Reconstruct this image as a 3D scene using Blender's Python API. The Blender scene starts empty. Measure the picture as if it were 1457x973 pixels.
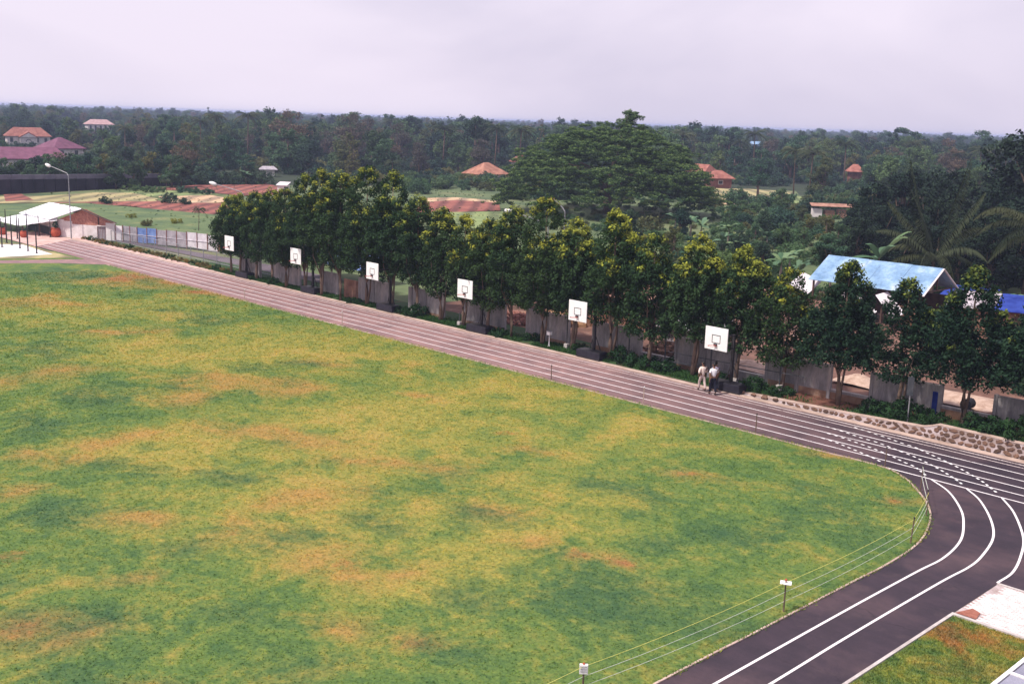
import bpy, bmesh, math, random
import numpy as np
from mathutils import Vector, Matrix
PI = math.pi
sc = bpy.context.scene
C = sc.collection
# ------------------------------------------------------------------ camera
cd = bpy.data.cameras.new('camera'); cam = bpy.data.objects.new('camera', cd); C.objects.link(cam); sc.camera = cam
cd.sensor_width = 36.0; cd.lens = 38.545; cd.clip_start = 0.5; cd.clip_end = 20000
Rr = Vector((0.69724, 0.71614, 0.031645)); Uu = Vector((-0.163454, 0.115848, 0.979726)); Ff = Vector((-0.697954, 0.688276, -0.197829))
cam.matrix_world = Matrix(((Rr.x, Uu.x, -Ff.x, 0), (Rr.y, Uu.y, -Ff.y, 0), (Rr.z, Uu.z, -Ff.z, 14.5), (0, 0, 0, 1)))
# ------------------------------------------------------------------ world: hazy overcast sky
SUN_EL, SUN_AZ = math.radians(58), math.radians(252)      # azimuth: angle of the sun direction in the XY plane
W = bpy.data.worlds.new('World'); sc.world = W; W.use_nodes = True
nt = W.node_tree; nt.nodes.clear(); N = nt.nodes.new; L = nt.links.new
out = N('ShaderNodeOutputWorld'); bg = N('ShaderNodeBackground'); bg2 = N('ShaderNodeBackground'); mx = N('ShaderNodeMixShader')
sky = N('ShaderNodeTexSky'); sky.sky_type = 'NISHITA'; sky.sun_disc = False; sky.sun_elevation = SUN_EL; sky.sun_rotation = PI/2 - SUN_AZ
sky.dust_density = 4; bg.inputs['Strength'].default_value = 0.1; L(sky.outputs[0], bg.inputs['Color'])
tc = N('ShaderNodeTexCoord'); mp = N('ShaderNodeMapping'); mp.inputs['Scale'].default_value = (1.0, 1.0, 2.6); L(tc.outputs['Generated'], mp.inputs[0])
ns = N('ShaderNodeTexNoise'); ns.inputs['Scale'].default_value = 1.7; ns.inputs['Detail'].default_value = 5; ns.inputs['Roughness'].default_value = .48; ns.inputs['Distortion'].default_value = .6
L(mp.outputs[0], ns.inputs['Vector'])
cr = N('ShaderNodeValToRGB'); e = cr.color_ramp.elements
e[0].position = .40; e[0].color = (.590, .545, .675, 1); e[1].position = .62; e[1].color = (.745, .675, .790, 1)
L(ns.outputs['Fac'], cr.inputs[0]); L(cr.outputs[0], bg2.inputs['Color']); bg2.inputs['Strength'].default_value = 1.08
mx.inputs[0].default_value = 0.93; L(bg.outputs[0], mx.inputs[1]); L(bg2.outputs[0], mx.inputs[2]); L(mx.outputs[0], out.inputs['Surface'])
sd = bpy.data.lights.new('sun', 'SUN'); sun = bpy.data.objects.new('sun', sd); C.objects.link(sun)
sd.energy = 4.3; sd.angle = math.radians(4); sd.color = (1.0, .94, .84)
sdir = Vector((math.cos(SUN_EL)*math.cos(SUN_AZ), math.cos(SUN_EL)*math.sin(SUN_AZ), math.sin(SUN_EL)))
sun.rotation_euler = sdir.to_track_quat('Z', 'Y').to_euler(); sun.location = (0, 0, 60)
sc.view_settings.view_transform = 'Standard'; sc.view_settings.look = 'None'; sc.view_settings.exposure = 0.25; sc.view_settings.gamma = 1.0
sc.render.engine = 'CYCLES'
sc.cycles.max_bounces = 6; sc.cycles.transparent_max_bounces = 8; sc.cycles.volume_bounces = 1

# ------------------------------------------------------------------ helpers
def props(o, label=None, cat=None, group=None, kind=None, category=None):
    cat = cat or category
    if label: o['label'] = label
    if cat: o['category'] = cat
    if group: o['group'] = group
    if kind: o['kind'] = kind
    return o
def thing(name, label, cat, loc=(0, 0, 0), rz=0, group=None):
    o = bpy.data.objects.new(name, None); o.empty_display_size = .3; C.objects.link(o)
    o.location = loc; o.rotation_euler = (0, 0, rz)
    return props(o, label, cat, group)
class MB:
    def __init__(s): s.v = []; s.f = []
    def add(s, vs, fs):
        b = len(s.v); s.v += [tuple(p) for p in vs]; s.f += [tuple(b + i for i in f) for f in fs]; return s
    def box(s, x0, x1, y0, y1, z0, z1):
        return s.add([(x0,y0,z0),(x1,y0,z0),(x1,y1,z0),(x0,y1,z0),(x0,y0,z1),(x1,y0,z1),(x1,y1,z1),(x0,y1,z1)],
              [(0,3,2,1),(4,5,6,7),(0,1,5,4),(1,2,6,5),(2,3,7,6),(3,0,4,7)])
    def beam(s, p, q, w, h=None):
        p = Vector(p); q = Vector(q); h = h or w; d = (q-p).normalized()
        a = d.cross(Vector((0,0,1))); a = Vector((1,0,0)) if a.length < .02 else a.normalized(); b = a.cross(d)
        a = a*w/2; b = b*h/2
        return s.add([p-a-b, p+a-b, p+a+b, p-a+b, q-a-b, q+a-b, q+a+b, q-a+b], [(0,3,2,1),(4,5,6,7),(0,1,5,4),(1,2,6,5),(2,3,7,6),(3,0,4,7)])
    def tube(s, pts, rad, n=8, cap=True):
        pts = [Vector(p) for p in pts]; rad = rad if isinstance(rad, (list, tuple)) else [rad]*len(pts)
        b = len(s.v)
        for i, p in enumerate(pts):
            d = (pts[min(i+1, len(pts)-1)] - pts[max(i-1, 0)]).normalized()
            a = d.cross(Vector((0.02,.03,1))); a = Vector((1,0,0)) if a.length < .05 else a.normalized(); c = a.cross(d)
            for k in range(n):
                t = 2*PI*k/n; s.v.append(tuple(p + (a*math.cos(t) + c*math.sin(t))*rad[i]))
        for i in range(len(pts)-1):
            for k in range(n):
                k2 = (k+1) % n; s.f.append((b+i*n+k, b+i*n+k2, b+(i+1)*n+k2, b+(i+1)*n+k))
        if cap:
            s.f.append(tuple(b+k for k in range(n))[::-1]); s.f.append(tuple(b+(len(pts)-1)*n+k for k in range(n)))
        return s
    def lathe(s, prof, n=12, c=(0,0,0)):
        b = len(s.v)
        for r, z in prof:
            for k in range(n): s.v.append((c[0]+r*math.cos(2*PI*k/n), c[1]+r*math.sin(2*PI*k/n), c[2]+z))
        for i in range(len(prof)-1):
            for k in range(n):
                k2 = (k+1) % n; s.f.append((b+i*n+k, b+i*n+k2, b+(i+1)*n+k2, b+(i+1)*n+k))
        s.f.append(tuple(b+k for k in range(n))[::-1]); s.f.append(tuple(b+(len(prof)-1)*n+k for k in range(n)))
        return s
    def plate(s, quad, t):      # a quad (4 points) given thickness t along its normal
        q = [Vector(p) for p in quad]; n = (q[1]-q[0]).cross(q[3]-q[0]).normalized()*t
        return s.add([p-n for p in q]+q, [(0,3,2,1),(4,5,6,7),(0,1,5,4),(1,2,6,5),(2,3,7,6),(3,0,4,7)])
    def mesh(s, name, smooth=False):
        m = bpy.data.meshes.new(name); m.from_pydata(s.v, [], s.f); m.update()
        if smooth: m.polygons.foreach_set('use_smooth', [True]*len(m.polygons))
        return m
    def obj(s, name, mat, parent=None, smooth=False, bevel=0, **kw):
        return link(name, s.mesh(name, smooth), mat, parent, bevel, **kw)
def link(name, mesh, mat=None, parent=None, bevel=0, loc=None, rot=None, **kw):
    o = bpy.data.objects.new(name, mesh); C.objects.link(o)
    if mat and not mesh.materials: mesh.materials.append(mat)
    if parent: o.parent = parent
    if loc: o.location = loc
    if rot: o.rotation_euler = rot
    if bevel:
        b = o.modifiers.new('bevel', 'BEVEL'); b.width = bevel; b.segments = 2; b.limit_method = 'ANGLE'
    return props(o, **kw)
def poly_mesh(name, pts, z):
    m = bpy.data.meshes.new(name); bm = bmesh.new()
    vs = [bm.verts.new((p[0], p[1], z)) for p in pts]; f = bm.faces.new(vs); f.normal_update()
    if f.normal.z < 0: f.normal_flip()
    bmesh.ops.triangulate(bm, faces=[f]); bm.to_mesh(m); bm.free(); return m
def sheet(name, pts, z, mat, parent=None, kind='structure', **kw):
    return link(name, poly_mesh(name, pts, z), mat, parent, kind=None if parent else kind, **kw)
def copy_tree(o, parent=None):
    c = o.copy(); C.objects.link(c); c.parent = parent
    for ch in o.children: copy_tree(ch, c)
    return c

# ------------------------------------------------------------------ materials
def new_mat(name):
    m = bpy.data.materials.new(name); m.use_nodes = True; t = m.node_tree; t.nodes.clear()
    o = t.nodes.new('ShaderNodeOutputMaterial'); b = t.nodes.new('ShaderNodeBsdfPrincipled'); t.links.new(b.outputs[0], o.inputs[0])
    return m, t, b, o
def noise(t, vec, scale, detail=4, rough=.55, dist=0):
    n = t.nodes.new('ShaderNodeTexNoise'); n.inputs['Scale'].default_value = scale; n.inputs['Detail'].default_value = detail
    n.inputs['Roughness'].default_value = rough; n.inputs['Distortion'].default_value = dist; t.links.new(vec, n.inputs['Vector']); return n.outputs['Fac']
def ramp(t, fac, stops):
    r = t.nodes.new('ShaderNodeValToRGB'); t.links.new(fac, r.inputs[0]); el = r.color_ramp.elements
    while len(el) < len(stops): el.new(.5)
    for k, (p, c) in enumerate(stops): el[k].position = p; el[k].color = (*c, 1) if len(c) == 3 else c
    return r.outputs[0]
def mixc(t, fac, a, b, mode='MIX'):
    m = t.nodes.new('ShaderNodeMix'); m.data_type = 'RGBA'; m.blend_type = mode
    for sock, v in ((m.inputs[0], fac), (m.inputs[6], a), (m.inputs[7], b)):
        if isinstance(v, bpy.types.NodeSocket): t.links.new(v, sock)
        elif isinstance(v, (int, float)): sock.default_value = v
        else: sock.default_value = (*v, 1)
    return m.outputs[2]
def math_(t, op, a, b=0.0):
    m = t.nodes.new('ShaderNodeMath'); m.operation = op
    for sock, v in ((m.inputs[0], a), (m.inputs[1], b)):
        if isinstance(v, bpy.types.NodeSocket): t.links.new(v, sock)
        else: sock.default_value = v
    return m.outputs[0]
def coord(t, world=False, stretch=None):
    if world: v = t.nodes.new('ShaderNodeNewGeometry').outputs['Position']
    else: v = t.nodes.new('ShaderNodeTexCoord').outputs['Object']
    if stretch:
        m = t.nodes.new('ShaderNodeMapping'); m.inputs['Scale'].default_value = stretch; t.links.new(v, m.inputs[0]); v = m.outputs[0]
    return v
def bump(t, b, h, strength, dist=.02):
    n = t.nodes.new('ShaderNodeBump'); n.inputs['Strength'].default_value = strength; n.inputs['Distance'].default_value = dist
    t.links.new(h, n.inputs['Height']); t.links.new(n.outputs[0], b.inputs['Normal'])
def pmat(name, c1, c2, scale=3, rough=.8, bmp=.3, world=False, stretch=None, c3=None, fine=30, spec=.3, metal=0, vary=0.0, rows=0):
    m, t, b, o = new_mat(name); v = coord(t, world, stretch)
    n1 = noise(t, v, scale, 5, .6); n2 = noise(t, v, fine, 3, .6)
    col = ramp(t, n1, [(.35, c1), (.65, c2)] if not c3 else [(.3, c1), (.55, c2), (.72, c3)])
    k = ramp(t, n2, [(.3, (.8,.8,.8)), (.7, (1.15,1.15,1.15))]); col = mixc(t, 1.0, col, k, 'MULTIPLY')
    if rows:
        wv = t.nodes.new('ShaderNodeTexWave'); wv.bands_direction = 'DIAGONAL'; wv.inputs['Scale'].default_value = rows; wv.inputs['Distortion'].default_value = 2.5; wv.inputs['Detail'].default_value = 3; wv.inputs['Detail Scale'].default_value = .4; t.links.new(v, wv.inputs[0])
        col = mixc(t, 1.0, col, ramp(t, wv.outputs['Fac'], [(.1, (.62,.62,.66)), (.8, (1.18,1.15,1.1))]), 'MULTIPLY')
    if vary:
        oi = t.nodes.new('ShaderNodeObjectInfo').outputs['Random']
        col = mixc(t, 1.0, col, ramp(t, oi, [(0, (1-vary,)*3), (1, (1+vary, 1+vary*.8, 1+vary*.6))]), 'MULTIPLY')
    t.links.new(col, b.inputs['Base Color']); b.inputs['Roughness'].default_value = rough; b.inputs['Specular IOR Level'].default_value = spec
    b.inputs['Metallic'].default_value = metal
    if bmp: bump(t, b, n2, bmp)
    return m
def leaf_mat(name, dark, light, young=None, vary=.25, trans=.25):
    m, t, b, o = new_mat(name)
    a = t.nodes.new('ShaderNodeAttribute'); a.attribute_name = 'tint'; oi = t.nodes.new('ShaderNodeObjectInfo').outputs['Random']
    col = ramp(t, a.outputs['Fac'], [(0.0, dark), (.85, light)])
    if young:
        y = t.nodes.new('ShaderNodeAttribute'); y.attribute_name = 'young'; col = mixc(t, y.outputs['Fac'], col, young)  # new growth on row trees; painted top light on the rain tree
    col = mixc(t, 1.0, col, ramp(t, oi, [(0, (1-vary, 1-vary*.6, 1-vary*.3)), (.5, (1, 1, 1)), (1, (1+vary, 1+vary*.5, 1-vary*.2))]), 'MULTIPLY')
    t.links.new(col, b.inputs['Base Color']); b.inputs['Roughness'].default_value = .65; b.inputs['Specular IOR Level'].default_value = .07
    tr = t.nodes.new('ShaderNodeBsdfTranslucent'); t.links.new(col, tr.inputs['Color']); ms = t.nodes.new('ShaderNodeMixShader'); ms.inputs[0].default_value = trans
    t.links.new(b.outputs[0], ms.inputs[1]); t.links.new(tr.outputs[0], ms.inputs[2]); t.links.new(ms.outputs[0], o.inputs[0])
    return m
M = {}
M['bark'] = pmat('bark', (.10,.065,.05), (.19,.13,.10), 6, .9, .6, stretch=(1,1,.3))
M['bark_pale'] = pmat('bark_pale', (.22,.17,.14), (.34,.28,.24), 6, .9, .6, stretch=(1,1,.3))
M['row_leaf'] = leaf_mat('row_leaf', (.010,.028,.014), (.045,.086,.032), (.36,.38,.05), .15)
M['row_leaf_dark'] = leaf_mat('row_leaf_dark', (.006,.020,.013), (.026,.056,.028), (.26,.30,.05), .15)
M['leaf_grove_shade'] = leaf_mat('leaf_grove_shade', (.006,.014,.010), (.022,.040,.026), None, .2, .1)  # leaf_dark taken lower: the grove's heavy shade is put into the colour
M['rain_leaf'] = leaf_mat('rain_leaf', (.009,.030,.016), (.065,.120,.045), (.19,.28,.085), .1)  # last colour paints the lit tops of the foliage layers
M['leaf_green'] = leaf_mat('leaf_green', (.016,.045,.026), (.100,.172,.088), None, .4)
M['leaf_dark'] = leaf_mat('leaf_dark', (.010,.026,.021), (.058,.105,.068), None, .35)
M['leaf_brown'] = leaf_mat('leaf_brown', (.045,.040,.034), (.17,.135,.105), None, .3)
M['leaf_olive'] = leaf_mat('leaf_olive', (.040,.055,.024), (.15,.155,.065), None, .3)
M['leaf_fresh'] = leaf_mat('leaf_fresh', (.035,.065,.030), (.13,.19,.08), None, .3, .3)
M['leaf_bright'] = leaf_mat('leaf_bright', (.040,.085,.035), (.12,.20,.085), None, .3, .35)
M['leaf_yellow'] = leaf_mat('leaf_yellow', (.10,.12,.03), (.30,.30,.06), None, .3, .35)
M['banana'] = leaf_mat('banana', (.07,.14,.075), (.17,.26,.15), None, .25, .3)
M['palm'] = leaf_mat('palm', (.030,.050,.028), (.085,.100,.060), None, .25, .2)
M['palm_big'] = leaf_mat('palm_big', (.012,.022,.012), (.050,.058,.030), None, .15, .1)
M['hedge'] = leaf_mat('hedge', (.012,.030,.012), (.030,.075,.028), None, .2)
M['hedge_mix'] = leaf_mat('hedge_mix', (.05,.065,.02), (.24,.16,.06), None, .3)
M['wall'] = pmat('weathered_concrete', (.13,.12,.13), (.30,.275,.285), 1.6, .9, .4, stretch=(1,1,.22), c3=(.38,.33,.32), fine=14, vary=.12)
M['wall_stain'] = pmat('soil_splashed_concrete', (.20,.10,.06), (.30,.19,.14), 1.5, .9, .3)
M['concrete'] = pmat('pale_concrete', (.38,.34,.33), (.52,.47,.46), 2, .85, .3)
M['kerb'] = pmat('kerb_concrete', (.34,.24,.20), (.52,.39,.34), 1.2, .85, .3, world=True)
M['white_paint'] = pmat('white_paint', (.70,.67,.68), (.84,.82,.84), 2, .6, .1)
M['line'] = pmat('lane_paint', (.50,.44,.46), (.82,.77,.79), .9, .7, .1, world=True)
M['line_old'] = pmat('worn_lane_paint', (.36,.29,.30), (.70,.60,.60), .8, .7, .1, world=True)
for nm_, wt in (('line', (.40,.58)), ('line_old', (.44,.66)), ('track_paint', (.30,.44))):
    c_w = (.76,.71,.73) if nm_ != 'line_old' else (.62,.53,.53)
    m, t, b, o = new_mat('worn_'+nm_); v = coord(t, True); n_ = math_(t, 'ADD', math_(t, 'MULTIPLY', noise(t, v, 14, 5, .75), .6), math_(t, 'MULTIPLY', noise(t, v, 1.1, 4, .6), .4))
    t.links.new(mixc(t, ramp(t, n_, [(wt[0]-.04, (0,0,0)), (wt[0]+.06, (1,1,1))]), (.13,.085,.088), c_w), b.inputs['Base Color']); b.inputs['Roughness'].default_value = .75; M[nm_] = m
M['board'] = pmat('backboard_paint', (.78,.76,.77), (.88,.87,.88), 1.2, .5, .05)
M['black'] = pmat('black_paint', (.018,.016,.02), (.04,.035,.04), 3, .55, .1)
M['ballast'] = pmat('ballast_paint', (.010,.009,.018), (.022,.020,.032), 3, .7, .2)
M['dark_steel'] = pmat('dark_steel', (.03,.035,.045), (.06,.06,.07), 5, .5, .1)
M['galv'] = pmat('galvanised_steel', (.22,.22,.24), (.36,.35,.38), 5, .5, .1, metal=.3)
M['red'] = pmat('red_paint', (.35,.06,.05), (.50,.12,.10), 4, .5, .1)
M['rope'] = pmat('white_rope', (.42,.45,.40), (.62,.64,.58), 6, .8, 0)
M['rope_y'] = pmat('yellow_rope', (.55,.52,.12), (.7,.66,.2), 6, .8, 0)
M['terracotta'] = pmat('terracotta', (.34,.055,.03), (.48,.11,.055), 3, .7, .2)
M['brick'] = pmat('brick_red', (.26,.11,.09), (.42,.20,.16), 4, .9, .3, vary=.25)
M['whitewash'] = pmat('whitewash', (.62,.55,.55), (.78,.72,.73), 1.3, .9, .2, vary=.06)
M['tin'] = pmat('whitened_tin_roof', (.66,.63,.70), (.86,.84,.88), .6, .5, .1, c3=(.78,.74,.78), spec=.5)
M['tin_rust'] = pmat('rusty_tin', (.16,.07,.05), (.33,.19,.14), 1.2, .7, .2, vary=.3)
M['tin_grey'] = pmat('grey_tin_sheet', (.24,.22,.26), (.42,.39,.44), 1.5, .6, .15, vary=.25)
M['tin_white'] = pmat('white_tin_sheet', (.55,.50,.56), (.72,.68,.74), 1.5, .6, .1, vary=.15)
M['tin_blue'] = pmat('blue_tin_sheet', (.10,.17,.42), (.20,.30,.60), 1.5, .6, .1, vary=.15)
M['rust_post'] = pmat('rust_post', (.20,.09,.08), (.30,.14,.12), 3, .8, .1)
M['blue_roof'] = pmat('pale_blue_roof', (.10,.20,.36), (.22,.35,.52), .7, .5, .1, c3=(.44,.52,.66), spec=.5, fine=5)
M['blue_tarp'] = pmat('blue_tarpaulin', (.008,.02,.17), (.03,.06,.30), 1, .8, .3, spec=.15)
M['blue_tarp2'] = pmat('light_blue_tarpaulin', (.10,.20,.50), (.24,.36,.66), 1, .5, .3, spec=.5)
M['wood'] = pmat('raw_timber', (.30,.16,.09), (.46,.28,.17), 2, .8, .3, stretch=(.4,4,4), vary=.2)
M['wood_dark'] = pmat('dark_timber', (.06,.035,.03), (.12,.07,.055), 2, .8, .3)
M['stone'] = pmat('rubble_stone', (.075,.045,.04), (.20,.12,.085), 3, .9, .5, vary=.45)
M['mortar'] = pmat('pale_mortar', (.26,.19,.17), (.48,.40,.41), 1.6, .9, .4)
M['tile_red'] = pmat('red_roof_tiles', (.19,.065,.05), (.34,.14,.11), .9, .8, .3, vary=.2)
M['tile_orange'] = pmat('orange_roof_tiles', (.22,.09,.06), (.42,.20,.14), .7, .8, .3)
M['tile_pink'] = pmat('faded_pink_tiles', (.34,.20,.20), (.48,.32,.32), .8, .8, .3)
M['tile_purple'] = pmat('maroon_roof_tiles', (.12,.040,.075), (.19,.070,.12), .8, .8, .3)
M['skin'] = pmat('skin', (.20,.10,.065), (.24,.125,.08), 8, .6, .05)
M['hair'] = pmat('black_hair', (.008,.007,.008), (.02,.018,.018), 20, .5, .2)
M['shirt_cream'] = pmat('cream_shirt', (.72,.58,.52), (.80,.68,.62), 6, .9, .2)
M['shirt_white'] = pmat('white_shirt', (.72,.70,.76), (.82,.81,.85), 6, .9, .2)
M['shirt_lilac'] = pmat('lilac_shirt', (.34,.32,.46), (.42,.40,.54), 6, .9, .2)
M['trousers_beige'] = pmat('beige_trousers', (.50,.38,.36), (.60,.48,.45), 6, .9, .2)
M['trousers_navy'] = pmat('navy_trousers', (.006,.007,.018), (.012,.013,.03), 6, .9, .2)
M['shoe'] = pmat('black_shoes', (.01,.01,.012), (.02,.02,.02), 6, .5, .1)
M['soil_red'] = pmat('tilled_red_soil', (.17,.055,.045), (.27,.10,.08), .12, .95, .5, world=True, fine=1.2, rows=.16)
M['soil_pale'] = pmat('dry_pale_soil', (.36,.24,.15), (.50,.36,.24), .14, .95, .4, world=True, fine=1.2, rows=.12)
M['crop_green'] = pmat('crop_green', (.10,.15,.06), (.19,.24,.10), .3, .95, .6, world=True, c3=(.26,.27,.12), fine=1, rows=.10)
M['crop_lush'] = pmat('crop_lush', (.055,.095,.045), (.105,.150,.060), .22, .95, .6, world=True, fine=3, c3=(.20,.20,.085))
M['crop_straw'] = pmat('crop_straw', (.22,.21,.10), (.33,.28,.15), .09, .95, .6, world=True, c3=(.15,.18,.075), fine=1, rows=.1)
M['ground'] = pmat('ground_cover', (.045,.075,.035), (.105,.140,.060), .08, .95, .5, world=True, c3=(.18,.17,.085), fine=1.5)
M['dirt'] = pmat('bare_dirt', (.075,.045,.035), (.17,.085,.065), .5, .95, .5, world=True, c3=(.33,.21,.16), fine=6)
M['floor'] = pmat('woodland_floor', (.016,.026,.014), (.035,.050,.024), .1, .95, .5, world=True, fine=1.5)
M['strip'] = pmat('strip_soil_and_grass', (.022,.055,.018), (.035,.075,.024), .7, .95, .6, world=True, c3=(.12,.06,.04), fine=9)
M['pink_paving'] = pmat('pink_paving', (.46,.28,.25), (.62,.44,.40), .8, .85, .2, world=True)
M['court_white'] = pmat('bright_concrete', (.74,.68,.70), (.85,.80,.82), .5, .8, .1, world=True)
M['paver'] = pmat('pale_pavers', (.52,.44,.44), (.70,.62,.62), 3, .85, .3, world=True, vary=.12)
M['slab'] = pmat('bluish_slab', (.20,.20,.27), (.28,.28,.36), 1.2, .6, .2, vary=.1)
M['plot_dirt'] = pmat('brick_red_soil', (.22,.07,.05), (.34,.14,.10), 4, .95, .5)
M['road'] = pmat('worn_road', (.085,.065,.08), (.15,.12,.14), .3, .8, .3, world=True)

# asphalt of the running track: dusty, with far glare and haze painted into the pale straight, darker at the bend
m, t, b, o = new_mat('track_asphalt'); v = coord(t, True)
sx = t.nodes.new('ShaderNodeSeparateXYZ'); t.links.new(v, sx.inputs[0])
glare_fade = t.nodes.new('ShaderNodeMapRange'); t.links.new(sx.outputs[0], glare_fade.inputs[0]); glare_fade.inputs[1].default_value = -45; glare_fade.inputs[2].default_value = -20  # paleness from glare put into the colour, fading towards the bend
glare_n = math_(t, 'ADD', glare_fade.outputs[0], math_(t, 'MULTIPLY', math_(t, 'SUBTRACT', noise(t, v, .25, 5), .5), .9))
col = mixc(t, math_(t, 'MINIMUM', math_(t, 'MAXIMUM', glare_n, 0), 1), (.250, .152, .148), (.034, .023, .034))
n2 = noise(t, v, 60, 3, .7); n3 = noise(t, v, .9, 6, .65, .4); st = noise(t, coord(t, True, (.35, 2.2, 1)), 1.2, 5, .6)
col = mixc(t, 1.0, col, ramp(t, n2, [(.25, (.65,.65,.65)), (.75, (1.35,1.35,1.35))]), 'MULTIPLY')
col = mixc(t, 1.0, col, ramp(t, n3, [(.3, (.74,.76,.80)), (.7, (1.26,1.2,1.16))]), 'MULTIPLY')
col = mixc(t, 1.0, col, ramp(t, st, [(.3, (.85,.86,.9)), (.7, (1.15,1.12,1.1))]), 'MULTIPLY')
vo = t.nodes.new('ShaderNodeTexVoronoi'); vo.feature = 'DISTANCE_TO_EDGE'; vo.inputs['Scale'].default_value = .22; wv = t.nodes.new('ShaderNodeVectorMath'); wv.operation = 'ADD'; t.links.new(v, wv.inputs[0])
wn3 = t.nodes.new('ShaderNodeTexNoise'); wn3.inputs['Scale'].default_value = .9; wn3.inputs['Detail'].default_value = 6; t.links.new(v, wn3.inputs['Vector']); sc3 = t.nodes.new('ShaderNodeVectorMath'); sc3.operation = 'SCALE'; sc3.inputs[3].default_value = 2.5; t.links.new(wn3.outputs['Color'], sc3.inputs[0]); t.links.new(sc3.outputs[0], wv.inputs[1]); t.links.new(wv.outputs[0], vo.inputs['Vector'])
crk = ramp(t, vo.outputs['Distance'], [(0, (.55,.55,.58)), (.012, (1,1,1))]); col = mixc(t, ramp(t, noise(t, v, .12, 2), [(.48, (0,0,0)), (.62, (1,1,1))]), col, mixc(t, 1.0, col, crk, 'MULTIPLY'))
pt = ramp(t, noise(t, v, .16, 3, .5, .8), [(.56, (1,1,1)), (.60, (.88,.88,.90))]); col = mixc(t, 1.0, col, pt, 'MULTIPLY')
du = noise(t, v, .55, 6, .7, .3); col = mixc(t, ramp(t, du, [(.56, (0,0,0)), (.85, (.28,.28,.28))]), col, (.20,.13,.12))
t.links.new(col, b.inputs['Base Color']); b.inputs['Roughness'].default_value = .75; b.inputs['Specular IOR Level'].default_value = .35; bump(t, b, n2, .5, .01)
M['asphalt'] = m

# turf: the dry, lush and bare patches are stored per vertex, noise breaks them up
def turf_mat(name, blade=False):
    m, t, b, o = new_mat(name); v = coord(t, True)
    def at(n):
        a = t.nodes.new('ShaderNodeAttribute'); a.attribute_name = n; return a.outputs['Fac']
    br1 = math_(t, 'MULTIPLY', math_(t, 'SUBTRACT', noise(t, v, .38, 6, .68, .6), .5), 1.5)
    br2 = math_(t, 'MULTIPLY', math_(t, 'SUBTRACT', noise(t, v, 1.6, 6, .7), .5), .9)
    br = math_(t, 'ADD', br1, br2)
    base = ramp(t, math_(t, 'ADD', math_(t, 'ADD', at('sun_worn'), .36), br), [(.0, (.050,.110,.040)), (.35, (.098,.156,.044)), (.6, (.165,.192,.048)), (.85, (.250,.225,.056)), (1.0, (.30,.24,.07))])
    dry = math_(t, 'ADD', math_(t, 'MULTIPLY', at('dry'), .98), math_(t, 'MULTIPLY', br, 1.25)); col = mixc(t, ramp(t, dry, [(.10, (0,0,0)), (.55, (.30,.30,.30)), (1.15, (.80,.80,.80))]), base, (.32, .190, .066))
    bare = math_(t, 'ADD', math_(t, 'MULTIPLY', at('bare'), .9), math_(t, 'MULTIPLY', br, 1.2)); col = mixc(t, ramp(t, bare, [(.5, (0,0,0)), (1.0, (.75,.75,.75))]), col, (.25, .10, .05))
    lush = math_(t, 'ADD', math_(t, 'MULTIPLY', at('lush'), .8), math_(t, 'MULTIPLY', br, -1.25)); col = mixc(t, ramp(t, lush, [(.15, (0,0,0)), (1.0, (.72,.72,.72))]), col, (.038, .088, .046))
    n2 = noise(t, v, 9, 4, .75)
    col = mixc(t, 1.0, col, ramp(t, n2, [(.28, (.60,.63,.66)), (.72, (1.36,1.33,1.22))]), 'MULTIPLY')
    col = mixc(t, 1.0, col, ramp(t, noise(t, v, 3.2, 5, .7), [(.3, (.78,.84,.86)), (.7, (1.2,1.15,1.05))]), 'MULTIPLY')
    if blade:
        a = at('shade'); col = mixc(t, 1.0, col, ramp(t, a, [(0, (1.15,1.2,1.05)), (1, (2.1,1.95,1.5))]), 'MULTIPLY')
    t.links.new(col, b.inputs['Base Color']); b.inputs['Roughness'].default_value = .85; b.inputs['Specular IOR Level'].default_value = .15
    if not blade: bump(t, b, n2, .8, .05)
    else:
        tr = t.nodes.new('ShaderNodeBsdfTranslucent'); t.links.new(col, tr.inputs['Color']); ms = t.nodes.new('ShaderNodeMixShader'); ms.inputs[0].default_value = .45
        t.links.new(b.outputs[0], ms.inputs[1]); t.links.new(tr.outputs[0], ms.inputs[2]); t.links.new(ms.outputs[0], o.inputs[0])
    return m
M['turf'] = turf_mat('turf'); M['blade'] = turf_mat('grass_blade', True)

# ------------------------------------------------------------------ foliage builders (numpy)
def quad_mesh(name, V, attrs, mat=None):
    """V (n,4,3) quads; attrs dict name->(n,) per-quad value"""
    n = V.shape[0]; me = bpy.data.meshes.new(name)
    me.vertices.add(n*4); me.vertices.foreach_set('co', np.ascontiguousarray(V, dtype=np.float32).ravel())
    me.loops.add(n*4); me.loops.foreach_set('vertex_index', np.arange(n*4, dtype=np.int32))
    me.polygons.add(n); me.polygons.foreach_set('loop_start', np.arange(0, n*4, 4, dtype=np.int32)); me.polygons.foreach_set('loop_total', np.full(n, 4, dtype=np.int32))
    for k, a in attrs.items():
        at = me.attributes.new(k, 'FLOAT', 'POINT'); at.data.foreach_set('value', np.repeat(np.asarray(a, dtype=np.float32), 4))
    me.update(calc_edges=True)
    if mat: me.materials.append(mat)
    return me
def unit(v): return v/np.maximum(np.linalg.norm(v, axis=-1, keepdims=True), 1e-6)
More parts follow.
